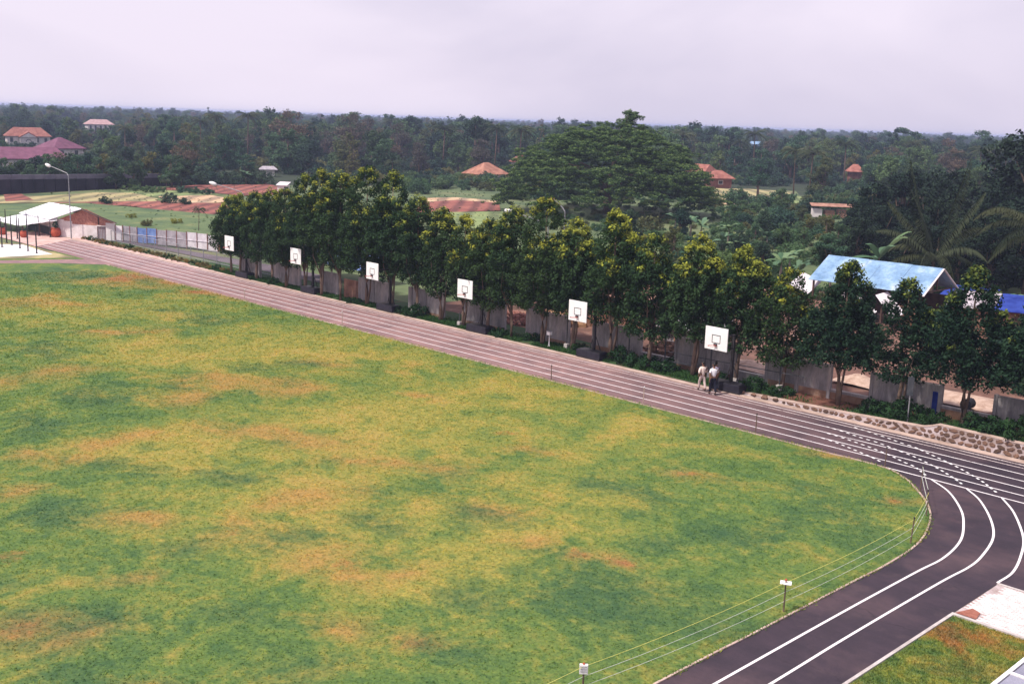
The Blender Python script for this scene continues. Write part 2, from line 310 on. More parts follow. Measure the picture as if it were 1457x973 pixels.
def leaf_cloud(g, cen, rad, per, size, droop=.0, flat=1.0, aspect=.55, tip=None):
    cen = np.asarray(cen, float); n = len(cen); rad = np.broadcast_to(np.asarray(rad, float), (n,)) 
    d = unit(g.normal(size=(n, per, 3))); rr = g.uniform(.45, 1.05, (n, per, 1))
    off = d*rr*rad[:, None, None]; off[..., 2] *= flat
    p = (cen[:, None, :]+off).reshape(-1, 3); d = d.reshape(-1, 3)
    nrm = unit(d*.8+g.normal(size=d.shape)*.55+np.array([0, 0, .45]))
    tg = unit(np.cross(nrm, g.normal(size=d.shape))); tg[:, 2] -= droop; tg = unit(tg); bt = unit(np.cross(nrm, tg))
    s = (g.uniform(.6, 1.25, (len(p), 1))*size)
    V = np.stack([p-tg*s*.5, p+bt*s*aspect*.5, p+tg*s*.5, p-bt*s*aspect*.5], 1)
    cl = np.repeat(g.uniform(0, 1, n), per); tint = np.clip(cl*.6+g.uniform(0, 1, len(p))*.4, 0, 1)
    up = d[:, 2]
    return V, tint, up
def limbs(mb, g, base, targets, r0):
    for tpt in targets:
        a = Vector(base); c = Vector(tpt); mid = a.lerp(c, .5)+Vector(g.normal(size=3)*.06*(c-a).length); mid.z -= .04*(c-a).length
        mb.tube([a, mid, c], [r0, r0*.6, r0*.2], 6, False)

def row_tree_meshes(seed, H, R, z0, lobes, youngness, carve=True, cone=False, mat='row_leaf'):
    """street tree: short bare trunk, dense crown of upright lobes with pale new growth on top"""
    g = np.random.default_rng(seed); cen = []; rad = []; yg = []
    tops = []
    for k in range(lobes):
        if k == 0: ax, ay, ht = 0, 0, H
        else:
            a = 2*PI*k/(lobes-1)+g.uniform(-.4, .4); q = R*g.uniform(.35, .62); ax, ay, ht = math.cos(a)*q, math.sin(a)*q, H*g.uniform(.68, .93)
        tops.append((ax, ay, ht)); lr = R*(.80 if k == 0 else .62)
        zb = z0+(g.uniform(0, .5) if k else 0)
        nn = int((125 if cone else 80)*(ht-zb)/5*(1.4 if k == 0 else 1))
        for _ in range(nn):
            u = g.uniform(0, 1)**.9; z = zb+(ht-zb)*u
            w = lr*(min(1, (u+.10)*4)**.6)*(max(0.02, 1-u**3.0))**.6
            if cone: w = lr*1.15*min(1, (u+.06)*7)*(1-u)**.62*(1+.16*math.sin(u*19+k))+.16
            a = g.uniform(0, 2*PI); q = w*math.sqrt(g.uniform(.25, 1.0))
            if carve and z < 4.3 and (ay*(.55+.45*u)+math.sin(a)*q) < -.8: continue
            cen.append((ax*(.55+.45*u)+math.cos(a)*q, ay*(.55+.45*u)+math.sin(a)*q, z)); rad.append(g.uniform(.26, .48)*(1-.2*u))
            edge = math.hypot(cen[-1][0], cen[-1][1])/R
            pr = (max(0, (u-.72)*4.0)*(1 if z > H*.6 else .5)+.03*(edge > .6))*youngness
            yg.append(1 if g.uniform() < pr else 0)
    cen = np.array(cen); rad = np.array(rad); yg = np.array(yg, float)
    V, tint, up = leaf_cloud(g, cen, rad, 44, .19, .25)
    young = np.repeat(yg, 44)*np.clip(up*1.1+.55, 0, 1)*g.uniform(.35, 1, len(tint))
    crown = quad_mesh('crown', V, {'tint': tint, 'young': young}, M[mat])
    t = MB(); lean = g.uniform(-.12, .12, 2)
    pts = [(0,0,-.2), (lean[0]*.3, lean[1]*.3, z0*.5), (lean[0], lean[1], z0), (lean[0]*.5, lean[1]*.5, z0+(H-z0)*.5), (0, 0, H*.9)]
    t.tube(pts, [.15, .12, .105, .07, .02], 8)
    limbs(t, g, (lean[0]*.8, lean[1]*.8, z0*.75), [(x*.9, y*.9, z0+(h-z0)*.6) for x, y, h in tops[1:]], .06)
    if g.uniform() < .6: t.tube([(.05,0,-.2), (.22+lean[0], .08, z0*.6), (.35, .1, z0+1)], [.09,.07,.04], 7)
    return [('crown', crown), ('trunk', t.mesh('trunk', True))]

def broad_tree_meshes(seed, H, R, mat, leaf=.42, clumps=130, per=34, shape='dome', open_=.0, bare=.04):
    g = np.random.default_rng(seed); cen = []; rad = []
    sub = []
    ns_ = g.integers(5, 9)
    if shape == 'dome':
        for k in range(ns_):
            a = g.uniform(0, 2*PI); q = R*g.uniform(0.1, .62); z = H*g.uniform(.32, .84)-q*.25; sub.append((math.cos(a)*q, math.sin(a)*q, z, R*g.uniform(.32, .52)))
        sub.append((0, 0, H-R*.38, R*.4))
    elif shape == 'tall':
        for k in range(7): u = k/6; sub.append((g.uniform(-.2, .2)*R, g.uniform(-.2, .2)*R, H*(.28+.66*u), R*(.75-.5*u)))
    elif shape == 'cone':
        for k in range(8): u = k/7; sub.append((0, 0, H*(.15+.8*u), R*(1.0-.85*u)+.15))
    elif shape == 'tiered':
        for k in range(6):
            a = g.uniform(0, 2*PI); q = R*g.uniform(.1, .55)
            sub.append((math.cos(a)*q, math.sin(a)*q, H*(.45+.09*k), R*g.uniform(.35, .6)*(1-.08*k)))
    if shape == 'dome':
        for k in range(4): a = g.uniform(0, 2*PI); sub.append((math.cos(a)*R*.45, math.sin(a)*R*.45, H*.26, R*.42))
    w = np.array([s[3]**2 for s in sub]); w /= w.sum()
    for _ in range(clumps):
        s = sub[g.choice(len(sub), p=w)]; d = g.normal(size=3); d /= np.linalg.norm(d); d[2] = d[2]*.8+.1; q = s[3]*g.uniform(.55, 1.0)
        fl = .35 if shape == 'tiered' else .8
        cen.append((s[0]+d[0]*q, s[1]+d[1]*q, max(H*bare+.3, s[2]+d[2]*q*fl))); rad.append(g.uniform(.09, .2)*R+.12)
    V, tint, up = leaf_cloud(g, cen, rad, per, leaf, .1, .6 if shape == 'tiered' else .85, .7)
    if open_:
        keep = g.uniform(size=len(V)) > open_; V = V[keep]; tint = tint[keep]
    t = MB(); t.tube([(0,0,-.3), (g.uniform(-.2,.2), g.uniform(-.2,.2), H*.35), (0, 0, H*.8)], [R*.065+.06, R*.05+.03, .04], 7)
    limbs(t, g, (0, 0, H*.3), [(s[0], s[1], s[2]) for s in sub], R*.03+.03)
    return [('crown', quad_mesh('crown', V, {'tint': tint}, mat)), ('trunk', t.mesh('trunk', True))]

def frond_V(g, Ln, up, sag, lw, n=22, w=.09):
    """one pinnate palm frond along +X; returns quads"""
    P = []; 
    for i in range(n+1):
        u = i/n; P.append(np.array([Ln*u*(1-.12*u*u), 0, up*Ln*u - sag*Ln*u*u]))
    Q = []
    for i in range(n):
        a, b_ = P[i], P[i+1]; u = (i+.5)/n; ll = lw*math.sin(PI*min(1, .12+u*.86))**.7
        Q.append([a+[0,-.02,0], a+[0,.02,0], b_+[0,.02,0], b_+[0,-.02,0]])
        for sgn in (-1, 1):
            for h in (0, .5):
                m0 = a*(1-h)+b_*h; dirx = np.array([.45+.12*g.normal(), sgn*1.0, -.45-.5*g.uniform()]); dirx /= np.linalg.norm(dirx)
                e_ = m0+dirx*ll*g.uniform(.85, 1.1); e_[2] -= .18*ll; mid = m0+dirx*ll*.5
                wv = np.array([w*.5, 0, 0]); Q.append([m0-wv*.6, mid-wv, e_, mid+wv])
    return np.array(Q)
def rotz(V, a, c=(0, 0, 0)):
    ca, sa = math.cos(a), math.sin(a); X = V[..., 0]*ca-V[..., 1]*sa; Y = V[..., 0]*sa+V[..., 1]*ca
    return np.stack([X, Y, V[..., 2]], -1)+np.array(c)
def palm_meshes(seed, H, Ln=3.4, nf=20, mat=None):
    g = np.random.default_rng(seed); Vs = []; T_ = []
    for k in range(nf):
        el = g.uniform(-.25, 1.0); Q = frond_V(g, Ln*g.uniform(.85, 1.1), el, .55+.35*(el > 0)*el, .62, 14, .16)
        Vs.append(rotz(Q, 2*PI*k/nf*2.4+g.uniform(-.2, .2), (0, 0, H))); T_.append(np.full(len(Q), g.uniform(0, 1)))
    cr_ = quad_mesh('crown', np.concatenate(Vs), {'tint': np.concatenate(T_)}, mat or M['palm'])
    t = MB(); bx_, by_ = g.uniform(-.5, .5, 2); t.tube([(bx_, by_, -.3), (bx_*.5, by_*.3, H*.5), (0, 0, H)], [.22, .15, .12], 8)
    for k in range(6): a = k*PI/3; t.lathe([(.02,-.12),(.13,0),(.02,.14)], 6, (math.cos(a)*.25, math.sin(a)*.25, H-.35))
    return [('crown', cr_), ('trunk', t.mesh('trunk', True))]
def banana_leaf_V(g, Ln, wd, el, sag, n=7):
    P = [np.array([Ln*u*(1-.15*u), 0, el*Ln*u-sag*Ln*u*u]) for u in np.linspace(0, 1, n+1)]; Q = []
    for i in range(n):
        u0, u1 = i/n, (i+1)/n; w0 = wd*(math.sin(PI*min(1, u0*.92+.04))**.6)*(u0 > .08)+.03; w1 = wd*math.sin(PI*min(.97, u1*.92+.04))**.6+.02
        for sg in (-1, 1):
            tear = g.uniform(.75, 1.05)
            Q.append([P[i], P[i]+[0, sg*w0*tear, -w0*.25], P[i+1]+[0, sg*w1*tear, -w1*.25], P[i+1]])
    return np.array(Q)
def banana_meshes(seed, H):
    g = np.random.default_rng(seed); parts = []
    for k in range(8):
        el = g.uniform(.3, 2.0); Ln = H*g.uniform(.42, .6)/(1+.25*el); Q = banana_leaf_V(g, Ln, .3, el, .35+.35*el, 7)
        a = 2*PI*k/8+g.uniform(-.3, .3)
        parts.append(('leaf', quad_mesh('leaf', rotz(Q, a, (0, 0, H*.5)), {'tint': np.full(len(Q), g.uniform(0, 1))+g.uniform(-.1, .1, len(Q))}, M['banana'])))
    t = MB(); t.tube([(0,0,-.2), (.03,0,H*.3), (0,0,H*.52)], [.14,.11,.07], 8)
    return parts+[('stem', t.mesh('stem', True))]
def bush_mesh(seed, R, Hh, mat, leaf=.22, clumps=26, per=40):
    g = np.random.default_rng(seed); a = g.uniform(0, 2*PI, clumps); q = R*np.sqrt(g.uniform(0, .8, clumps))
    z = Hh*g.uniform(.15, .8, clumps)*(1-.45*(q/R)**2); cen = np.stack([np.cos(a)*q, np.sin(a)*q, z], 1)
    V, tint, up = leaf_cloud(g, cen, g.uniform(.16, .3, clumps)*(R+Hh)*.5, per, leaf, .1, .8, .6)
    V[..., 2] = np.maximum(V[..., 2], .02)
    return quad_mesh('foliage', V, {'tint': tint}, mat)
TRUNK = {'trunk': M['bark'], 'stem': M['bark_pale']}
def plant(name, meshes, loc, s, rz, label, cat, group=None, trunk=None, sz=None):
    r = thing(name, label, cat, loc, rz, group); r.scale = (s, s, sz or s)
    for pn, me in meshes:
        if not me.materials: me.materials.append(trunk or TRUNK.get(pn, M['bark']))
        link(pn, me, None, r)
    return r

# ================================================================== SETTING
GX = np.array
PATCH_DRY = [(-88.7, 44.1, 6.1, 4.0), (-78.6, 45.4, 4.1, 2.6), (-51.8, 27.0, 1.9, 2.6), (-49.6, 31.6, 1.6, 1.6), (-42.8, 25.8, 2.7, 1.3), (-40.5, 26.8, 2.0, 0.9), (-34.7, 28.1, 2.6, 1.8), (-33.0, 29.6, 1.2, 1.3), (-33.0, 19.7, 1.6, 2.2), (-33.8, 22.2, 1.2, 1.3),
 (-32.9, 24.5, 1.4, 1.2), (-27.9, 20.0, 1.3, 1.2), (-26.5, 21.4, 0.9, 0.7), (-44.5, 18.2, 1.6, 1.3), (-45.5, 21.0, 1.7, 1.1), (-46.4, 16.8, 1.0, 1.2), (-36.2, 16.4, 1.1, 0.7), (-29.8, 10.9, 0.9, 0.8), (-28.4, 11.6, 0.8, 0.6), (-31.2, 14.2, 1.0, 0.6), (-24.6, 17.3, 0.9, 0.7),
 (-22.2, 18.3, 0.6, 0.6), (-36.6, 26.3, 1.5, 0.9), (-33.4, 33.6, 1.9, 1.1), (-25.0, 26.1, 1.2, 1.2), (-26.3, 36.9, 1.2, 0.8), (-23.1, 26.5, 0.6, 0.6), (-60.3, 23.0, 2.5, 1.9), (-82.6, 31.8, 4.0, 1.8), (-69.5, 31.2, 3.0, 1.3), (-52.2, 37.0, 2.5, 1.1), (-41.5, 14.5, 0.9, 0.9), (-28.8, 27.6, 1.1, 0.8),
 (-22.1, 27.2, 0.6, 0.6), (-52.7, 30.4, 1.6, 1.4), (-44.0, 36.7, 1.1, 0.8), (-25.1, 12.0, 1.2, 0.6), (-23.8, 44.0, 1.3, 0.7), (-18.6, 40.7, 0.6, 0.6)]
PATCH_LUSH = [(-37.9, 15.1, 1.0, 1.0), (-33.1, 11.5, 1.2, 1.8), (-33.1, 16.3, 1.9, 1.3), (-30.5, 20.1, 1.1, 1.0), (-41.6, 19.1, 1.8, 1.6), (-53.5, 23.4, 1.5, 1.6), (-38.7, 22.5, 2.3, 1.0), (-30.4, 22.8, 1.3, 1.0), (-28.4, 11.6, 1.6, 1.3), (-27.0, 10.4, 1.7, 1.0), (-29.3, 27.0, 1.5, 1.9),
 (-53.8, 34.9, 2.1, 1.3), (-18.9, 37.4, 2.0, 3.5), (-17.1, 25.1, 1.9, 2.5), (-20.3, 24.7, 1.6, 2.0), (-50.5, 19.1, 1.4, 1.4), (-22.9, 22.0, 1.8, 1.5), (-26.7, 15.2, 1.3, 1.0), (-20.5, 33.2, 1.6, 1.7), (-26.8, 32.7, 1.7, 1.2), (-21.0, 18.6, 1.8, 1.1), (-71.1, 38.2, 3.2, 1.8), (-65.6, 25.1, 2.3, 1.6), (-22.3, 39.6, 1.8, 1.0), (-21.7, 29.7, 1.3, 1.1), (-23.4, 15.2, 1.2, 0.8), (-95.9, 38.8, 6.0, 2.9), (-58.9, 46.5, 2.9, 1.3)]
PATCH_BARE = [(-35.9, 12.4, 0.7, 0.6), (-32.5, 19.0, 0.6, 0.6), (-26.3, 36.9, 0.9, 0.6), (-29.9, 10.8, 0.6, 0.6), (-23.1, 26.5, 0.6, 0.6), (-89.7, 42.4, 3.2, 1.8), (-18.6, 40.7, 0.6, 0.6), (-21.8, 27.2, 0.6, 0.6), (-27.8, 20.4, 0.6, 0.6), (-36.1, 34.5, 0.6, 0.6), (-22.0, 18.3, 0.6, 0.6), (-80.5, 44.6, 2.4, 1.2)]
PATCH_WORN = [(-34.2, 21.1, 4.1, 4.8), (-26.7, 27.8, 3.2, 3.4), (-40.5, 32.1, 6.5, 7.6), (-56.7, 37.6, 8.5, 6.8), (-41.7, 39.7, 5.3, 3.9), (-31.8, 35.7, 3.8, 3.3), (-61.1, 31.4, 5.4, 5.4), (-26.4, 22.1, 3.6, 2.5), (-31.7, 39.5, 2.7, 2.2), (-42.5, 22.0, 4.2, 3.3), (-33.5, 24.5, 3.7, 2.6), (-77.3, 34.3, 6.6, 4.6)]
def blobs(X, Y, Ls):
    r = np.zeros_like(X)
    wx = 1.4*np.sin(X*.55+1.7*np.sin(Y*.31))+.8*np.sin(X*1.3+Y*.9+2); wy = 1.2*np.sin(Y*.7+1.5*np.sin(X*.37))+.7*np.cos(X*.8-Y*1.4)
    for bx, by, a, b_ in Ls:
        sc1 = min(1.0, (a+b_)/5); dx, dy = X-bx+wx*sc1, Y-by+wy*sc1; u = (dx*.6972+dy*.7161)/a; w = (-dx*.7161+dy*.6972)/b_
        r = np.maximum(r, np.exp(-(u*u+w*w)*.75))
    return r
def turf_attrs(me, X, Y):
    for nme, Ls in (('dry', PATCH_DRY), ('lush', PATCH_LUSH), ('bare', PATCH_BARE), ('sun_worn', PATCH_WORN)):
        v = blobs(X, Y, Ls); v = v*.5 if nme == 'sun_worn' else v
        a = me.attributes.new(nme, 'FLOAT', 'POINT'); a.data.foreach_set('value', v.astype(np.float32))
def catmull(pts, n=8):
    P = [np.array(p, float) for p in pts]; P = [2*P[0]-P[1]]+P+[2*P[-1]-P[-2]]; o = []
    for i in range(1, len(P)-2):
        for k in range(n):
            t = k/n; a, b_, c, d = P[i-1], P[i], P[i+1], P[i+2]
            o.append(.5*((2*b_)+(-a+c)*t+(2*a-5*b_+4*c-d)*t*t+(-a+3*b_-3*c+d)*t**3))
    o.append(P[-2]); return [tuple(p) for p in o]
def ribbon(pts, w, z, z1=None):
    """flat strip (or a solid kerb when z1 is given) following a polyline"""
    mb = MB(); P = [Vector((p[0], p[1])) for p in pts]; Ls, Rs = [], []
    for i, p in enumerate(P):
        d = (P[min(i+1, len(P)-1)]-P[max(i-1, 0)]).normalized(); n = Vector((-d.y, d.x))*w/2; Ls.append(p+n); Rs.append(p-n)
    n = len(P)
    if z1 is None:
        mb.add([(q.x, q.y, z) for q in Ls]+[(q.x, q.y, z) for q in Rs], [(i, n+i, n+i+1, i+1) for i in range(n-1)])
    else:
        for zz in (z, z1): mb.v += [(q.x, q.y, zz) for q in Ls]+[(q.x, q.y, zz) for q in Rs]
        for i in range(n-1):
            mb.f += [(2*n+i, 3*n+i, 3*n+i+1, 2*n+i+1), (i, i+1, 2*n+i+1, 2*n+i), (n+i+1, n+i, 3*n+i, 3*n+i+1)]
        mb.f += [(0, 2*n, 3*n, n), (n-1, 2*n-1, 4*n-1, 3*n-1)]
    return mb
def grid_mesh(name, x0, x1, y0, y1, step, zf):
    nx, ny = int(math.ceil((x1-x0)/step))+1, int(math.ceil((y1-y0)/step))+1
    X, Y = np.meshgrid(np.linspace(x0, x1, nx), np.linspace(y0, y1, ny)); Z = zf(X, Y)
    me = bpy.data.meshes.new(name); me.vertices.add(nx*ny); me.vertices.foreach_set('co', np.stack([X, Y, Z], -1).astype(np.float32).ravel())
    i = np.arange(ny-1)[:, None]*nx+np.arange(nx-1)[None, :]; F = np.stack([i, i+1, i+nx+1, i+nx], -1).reshape(-1, 4); n = len(F)
    me.loops.add(n*4); me.loops.foreach_set('vertex_index', F.astype(np.int32).ravel()); me.polygons.add(n)
    me.polygons.foreach_set('loop_start', np.arange(0, n*4, 4, dtype=np.int32)); me.polygons.foreach_set('loop_total', np.full(n, 4, dtype=np.int32))
    me.polygons.foreach_set('use_smooth', [True]*n); me.update(calc_edges=True); return me, X.ravel(), Y.ravel()

# terrain
sheet('ground', [(-9000,-9000),(9000,-9000),(9000,9000),(-9000,9000)], -.06, M['ground'])
BEND = catmull([(-24,44.55),(-21.5,44.5),(-20.3,43.9),(-19.36,43.02),(-18.07,41.47),(-17.2,39.97),(-16.5,38.05),(-16.15,36.35),(-16.02,34),(-16.05,32),(-16.1,26),(-16.15,20),(-16.15,-12)])
FIELD_EDGE = [(-99.8,44.5),(-101.8,43.2),(-103.2,41.2),(-104.6,38.5),(-105.6,36.5),(-107,30),(-108,20),(-108,-30)]
me, X, Y = grid_mesh('playing_field', -112, -15, -14, 45.2, .5, lambda X, Y: -.004+0*X)
turf_attrs(me, X, Y); link('playing_field', me, M['turf'], kind='structure')
def in_field(x, y):
    if y > 44.42 or x < -103-(44-y)*.3: return False
    if x > -16.2: return False
    if y > 33 and x > -21.6:
        for i in range(len(BEND)-1):
            (xa, ya), (xb, yb) = BEND[i], BEND[i+1]
            if yb <= y <= ya: return x < xb-.12
    return True
# grass blades standing on the turf
g = np.random.default_rng(5); pts = []
def halton(i, b_):
    f = 1; r = 0
    while i: f /= b_; r += f*(i % b_); i //= b_
    return r
cx = g.uniform(-108, -16.2, 420000); cy = g.uniform(-12, 44.5, 420000); dd = np.hypot(cx, cy)
keep = (g.uniform(size=len(cx)) < np.clip((52/np.maximum(dd, 26))**2*1.3, .16, 1.0)) & (np.abs(np.arctan2(cx*.6972+cy*.7161, -cx*.698+cy*.688)) < .52) & (dd < 105)
cx, cy = cx[keep], cy[keep]; ok = np.array([in_field(a, b_) for a, b_ in zip(cx, cy)]); cx, cy = cx[ok], cy[ok]; nb = len(cx)
V = []; 
hh = g.uniform(.015, .05, nb)*np.clip(np.hypot(cx, cy)/55, 1, 1.6)
a = g.uniform(0, 2*PI, nb); w = g.uniform(.010, .022, nb)*np.clip(np.hypot(cx, cy)/35, 1, 2.6)
dx, dy = np.cos(a), np.sin(a); lx, ly = g.normal(size=nb)*.055, g.normal(size=nb)*.055
z0 = np.full(nb, -.01)
V = np.stack([np.stack([cx-dx*w, cy-dy*w, z0], -1), np.stack([cx+dx*w, cy+dy*w, z0], -1), np.stack([cx+dx*w*.5+lx, cy+dy*w*.5+ly, hh], -1), np.stack([cx-dx*w*.5+lx, cy-dy*w*.5+ly, hh], -1)], 1)
me = quad_mesh('grass', V, {'shade': g.uniform(0, 1, nb)}, M['blade']); turf_attrs(me, np.repeat(cx, 4), np.repeat(cy, 4))
props(link('grass', me), 'short patchy green and straw coloured grass growing over the sports field', 'grass', kind='stuff')

EP = [(x_, 44.5) for x_ in np.arange(-99, -24, .5)]+BEND; eb = []
for i in range(len(EP)-1):
    (xa, ya), (xb, yb) = EP[i], EP[i+1]; L_ = math.hypot(xb-xa, yb-ya); nn_ = int(L_*46*(.4+.6*(math.sin(i*.7)+math.sin(i*.23) > -.3)))
    for _ in range(nn_): u = g.uniform(); d_ = g.normal()*.045; eb.append((xa+(xb-xa)*u-(yb-ya)/L_*d_, ya+(yb-ya)*u+(xb-xa)/L_*d_))
eb = np.array(eb); cx, cy = eb[:, 0], eb[:, 1]; nb = len(cx); hh = g.uniform(.04, .10, nb); a = g.uniform(0, 2*PI, nb); w = g.uniform(.012, .028, nb); dx, dy = np.cos(a), np.sin(a); lx, ly = g.normal(size=nb)*.05, g.normal(size=nb)*.05; z0 = np.full(nb, -.01)
V = np.stack([np.stack([cx-dx*w, cy-dy*w, z0], -1), np.stack([cx+dx*w, cy+dy*w, z0], -1), np.stack([cx+dx*w*.5+lx, cy+dy*w*.5+ly, hh], -1), np.stack([cx-dx*w*.5+lx, cy-dy*w*.5+ly, hh], -1)], 1)
me = quad_mesh('edge_grass', V, {'shade': g.uniform(0, 1, nb)}, M['blade']); turf_attrs(me, np.repeat(cx, 4), np.repeat(cy, 4))
props(link('edge_grass', me), 'ragged grass growing over the kerb between field and track', 'grass', kind='stuff')
# running track
trk = thing('running_track', None, None); trk['kind'] = 'structure'
outer = [(-130,50.15),(10,50.15),(10,35.5),(-12.8,35.5),(-12.8,-12),(-16.0,-12)]
poly = [(-130,50.15),(10,50.15),(10,35.5),(-12.8,35.5),(-12.8,-12)]+BEND[::-1]+[(-99.8,44.5),(-116,44.5),(-130,44.5)]
link('asphalt', poly_mesh('asphalt', poly, .008), M['asphalt'], trk)
link('asphalt', poly_mesh('asphalt', [(-103.0,41.3),(-99.8,44.5),(-104.5,44.5),(-105.9,41.3),(-107.6,37),(-109.5,28),(-110.5,-30),(-108,-30),(-107.2,28),(-105.6,36.5)], .004), M['asphalt'], trk)
for y in (45.5, 46.5, 47.5, 48.47, 49.4): ribbon([(-122,y),(-34,y),(10,y)], .08, .014).obj('lane_line', M['line_old'] if y > 49 else M['line'], trk)
ribbon([(-122,49.85),(10,49.85)], .12, .015).obj('lane_line', M['line_old'], trk)
ribbon([(-21.4,44.55),(10,44.55)], .09, .015).obj('lane_line', M['line'], trk)
L1 = [(-19.27,44.5),(-18.06,43.49),(-16.79,41.75),(-16.0,40.2),(-15.32,38.37),(-15.0,36.3),(-15.05,34.2),(-15.1,29),(-15.1,20),(-15.1,-12)]
L2 = [(-17.75,44.5),(-16.75,43.45),(-15.5,41.5),(-14.66,39.67),(-14.2,37.68),(-14.05,36.2),(-14.12,34),(-14.15,28),(-14.1,20),(-14.1,-12)]
L3 = [(-16.29,44.5),(-15.23,43.04),(-13.92,40.57),(-13.25,38.6),(-12.86,36.9),(-12.84,35.6)]
for q in (L1, L2, L3): ribbon(catmull(q), .085, .016).obj('lane_line', M['track_paint'], trk)
ribbon([(-12.76,32.0),(-12.76,-12)], .10, -.02, .05).obj('edge_kerb', M['concrete'], trk)
ribbon(catmull([(-99.6,44.47),(-60,44.47),(-30,44.47),(-24,44.47)], 3)+[(x, y) for x, y in BEND[2:]], .07, -.02, .035).obj('edge_kerb', M['kerb'], trk)
DA = [(-19.58, 44.75),(-20.61, 45.66),(-21.31, 45.96),(-22.02, 46.35),(-22.78, 46.65),(-23.54, 46.91),(-24.28, 47.10),(-25.20, 47.32),(-26.24, 47.47)]
DB = [(-18.02, 44.82),(-18.70, 45.43),(-19.97, 46.36),(-21.40, 47.14),(-22.17, 47.42),(-22.98, 47.73),(-23.68, 47.94),(-24.39, 48.02),(-25.57, 48.32),(-26.85, 48.52)]
DC = [(-16.60, 44.89),(-17.25, 45.53),(-17.82, 46.07),(-19.12, 47.02),(-20.52, 47.82),(-21.28, 48.21),(-22.04, 48.61),(-22.86, 48.79),(-23.66, 49.06),(-24.59, 49.28),(-25.67, 49.52)]
DD = [(-21.81, 45.06),(-22.54, 45.44),(-23.73, 45.91),(-24.90, 46.31),(-25.85, 46.48)]
dm = bpy.data.meshes.new('lane_dash'); dm.from_pydata([(-.1,-.05,0),(.1,-.05,0),(.1,.05,0),(-.1,.05,0)], [], [(0,1,2,3)]); dm.materials.append(M['white_paint'])
for q in (DA, DB, DC, DD):
    P = [Vector(p) for p in catmull(q, 6)]; acc = 0.3
    for i in range(len(P)-1):
        sl = (P[i+1]-P[i]).length
        while acc < sl:
            p = P[i].lerp(P[i+1], acc/sl); d = P[i+1]-P[i]; link('lane_dash', dm, None, trk, loc=(p.x, p.y, .019), rot=(0, 0, math.atan2(d.y, d.x))); acc += .415
        acc -= sl
ribbon([(-128,50.4),(-34,50.4),(10,50.4)], .5, -.03, .03).obj('pink_kerb_strip', M['kerb'], trk)
sheet('footpath', [(-135,50.65),(-88,50.65),(-95,51.15),(-108,51.3),(-116,51.4),(-122,51.6),(-135,52)], .022, M['pink_paving'])
sheet('footpath', [(-135,44.5),(-116.5,44.4),(-121,50.2),(-135,50.2)], .018, M['pink_paving'])

# raised strip behind the track, yard behind the wall
def sstep(a, b_, x): t_ = np.clip((x-a)/(b_-a), 0, 1); return t_*t_*(3-2*t_)
rs = np.random.default_rng(3); PH = rs.uniform(0, 6, (6, 2)); FR = rs.uniform(.5, 2.2, (6, 2))
def wob(X, Y): return sum(np.sin(X*FR[i, 0]+PH[i, 0])*np.cos(Y*FR[i, 1]+PH[i, 1]) for i in range(6))/6
def zt(X): return .05+.18*sstep(-48, -28, X)+.40*sstep(-27, -20, X)
def strip_z(X, Y):
    y0 = 50.62+.30*sstep(-34.5, -33, X); return zt(X)*np.clip((Y-y0)/.2, 0, 1)**.5+.05*wob(X*1.3, Y*1.6)*np.clip((Y-51.0), 0, 1)-.02
link('planting_strip', grid_mesh('planting_strip', -96, 12, 50.68, 54.6, .25, strip_z)[0], M['strip'], kind='structure')
me = grid_mesh('red_soil_bank', -32.6, -25.9, 51.1, 53.2, .25, lambda X, Y: strip_z(X, Y)+.03*np.clip(1-np.abs(X+29.2)/3.4, 0, 1)-.012)[0]
M['bank'] = pmat('red_soil_bank', (.07,.025,.018), (.16,.065,.045), 1.1, .95, .6, world=True, c3=(.05,.07,.025), fine=8)
link('red_soil_bank', me, M['bank'], kind='structure')
def yard_z(X, Y): return (zt(X)-.02+.10*wob(X*.5, Y*.5))*(1-sstep(80, 90, Y))*sstep(-66, -58, X)-.04
link('dirt_yard', grid_mesh('dirt_yard', -66, 14, 54.5, 92, .6, yard_z)[0], M['dirt'], kind='structure')
sheet('road', [(-135,54.6),(-118,53.6),(-104,54.4),(-90,54.6),(-80,54.8),(-80,57.6),(-90,57.6),(-104,56.2),(-118,54.6),(-135,58)], .01, M['road'])
sheet('meadow', [(-135,60),(-118,55),(-104,58),(-60,66),(-60,95),(-95,92),(-135,72)], .0, M['crop_lush'])

# paved patch and small lawn at the lower right
sheet('woodland_floor', [(-221.8, 43.3),(-200.7, 104.0),(-195.6, 124.8),(-186.9, 147.3),(-201.6, 167.3),(-187.1, 183.4),(-161.4, 223.9),(-143.2, 235.9),(-114.4, 193.7),(-53.9, 218.4),(-1245.7, 5048.6),(-3139.8, 5691.4),(-5771.6, 2989.8),(-5103.5, 997.0)], -.03, M['floor'])
sheet('small_lawn_soil', [(-12.7,32.05),(-10.1,31.9),(-10.1,-12),(-12.7,-12)], -.01, M['turf'])
me, X, Y = grid_mesh('small_lawn', -12.72, -10.12, 5, 32.0, .3, lambda X, Y: .002+.012*wob(X*3, Y*3)); 
for nme, val in (('dry', .15+.35*(wob(X*1.1+4, Y*1.1) > .1)), ('lush', .25+.3*(wob(X+1, Y*.9) < -.05)), ('bare', .75*np.exp(-((Y-31)/1.3)**2)+.7*np.exp(-(((Y-30)+(X+11.8)*1.2)/.6)**2)*(X > -12.5)), ('sun_worn', .25+0*X)):
    a_ = me.attributes.new(nme, 'FLOAT', 'POINT'); a_.data.foreach_set('value', np.asarray(val, dtype=np.float32))
link('small_lawn', me, M['turf'], kind='structure')
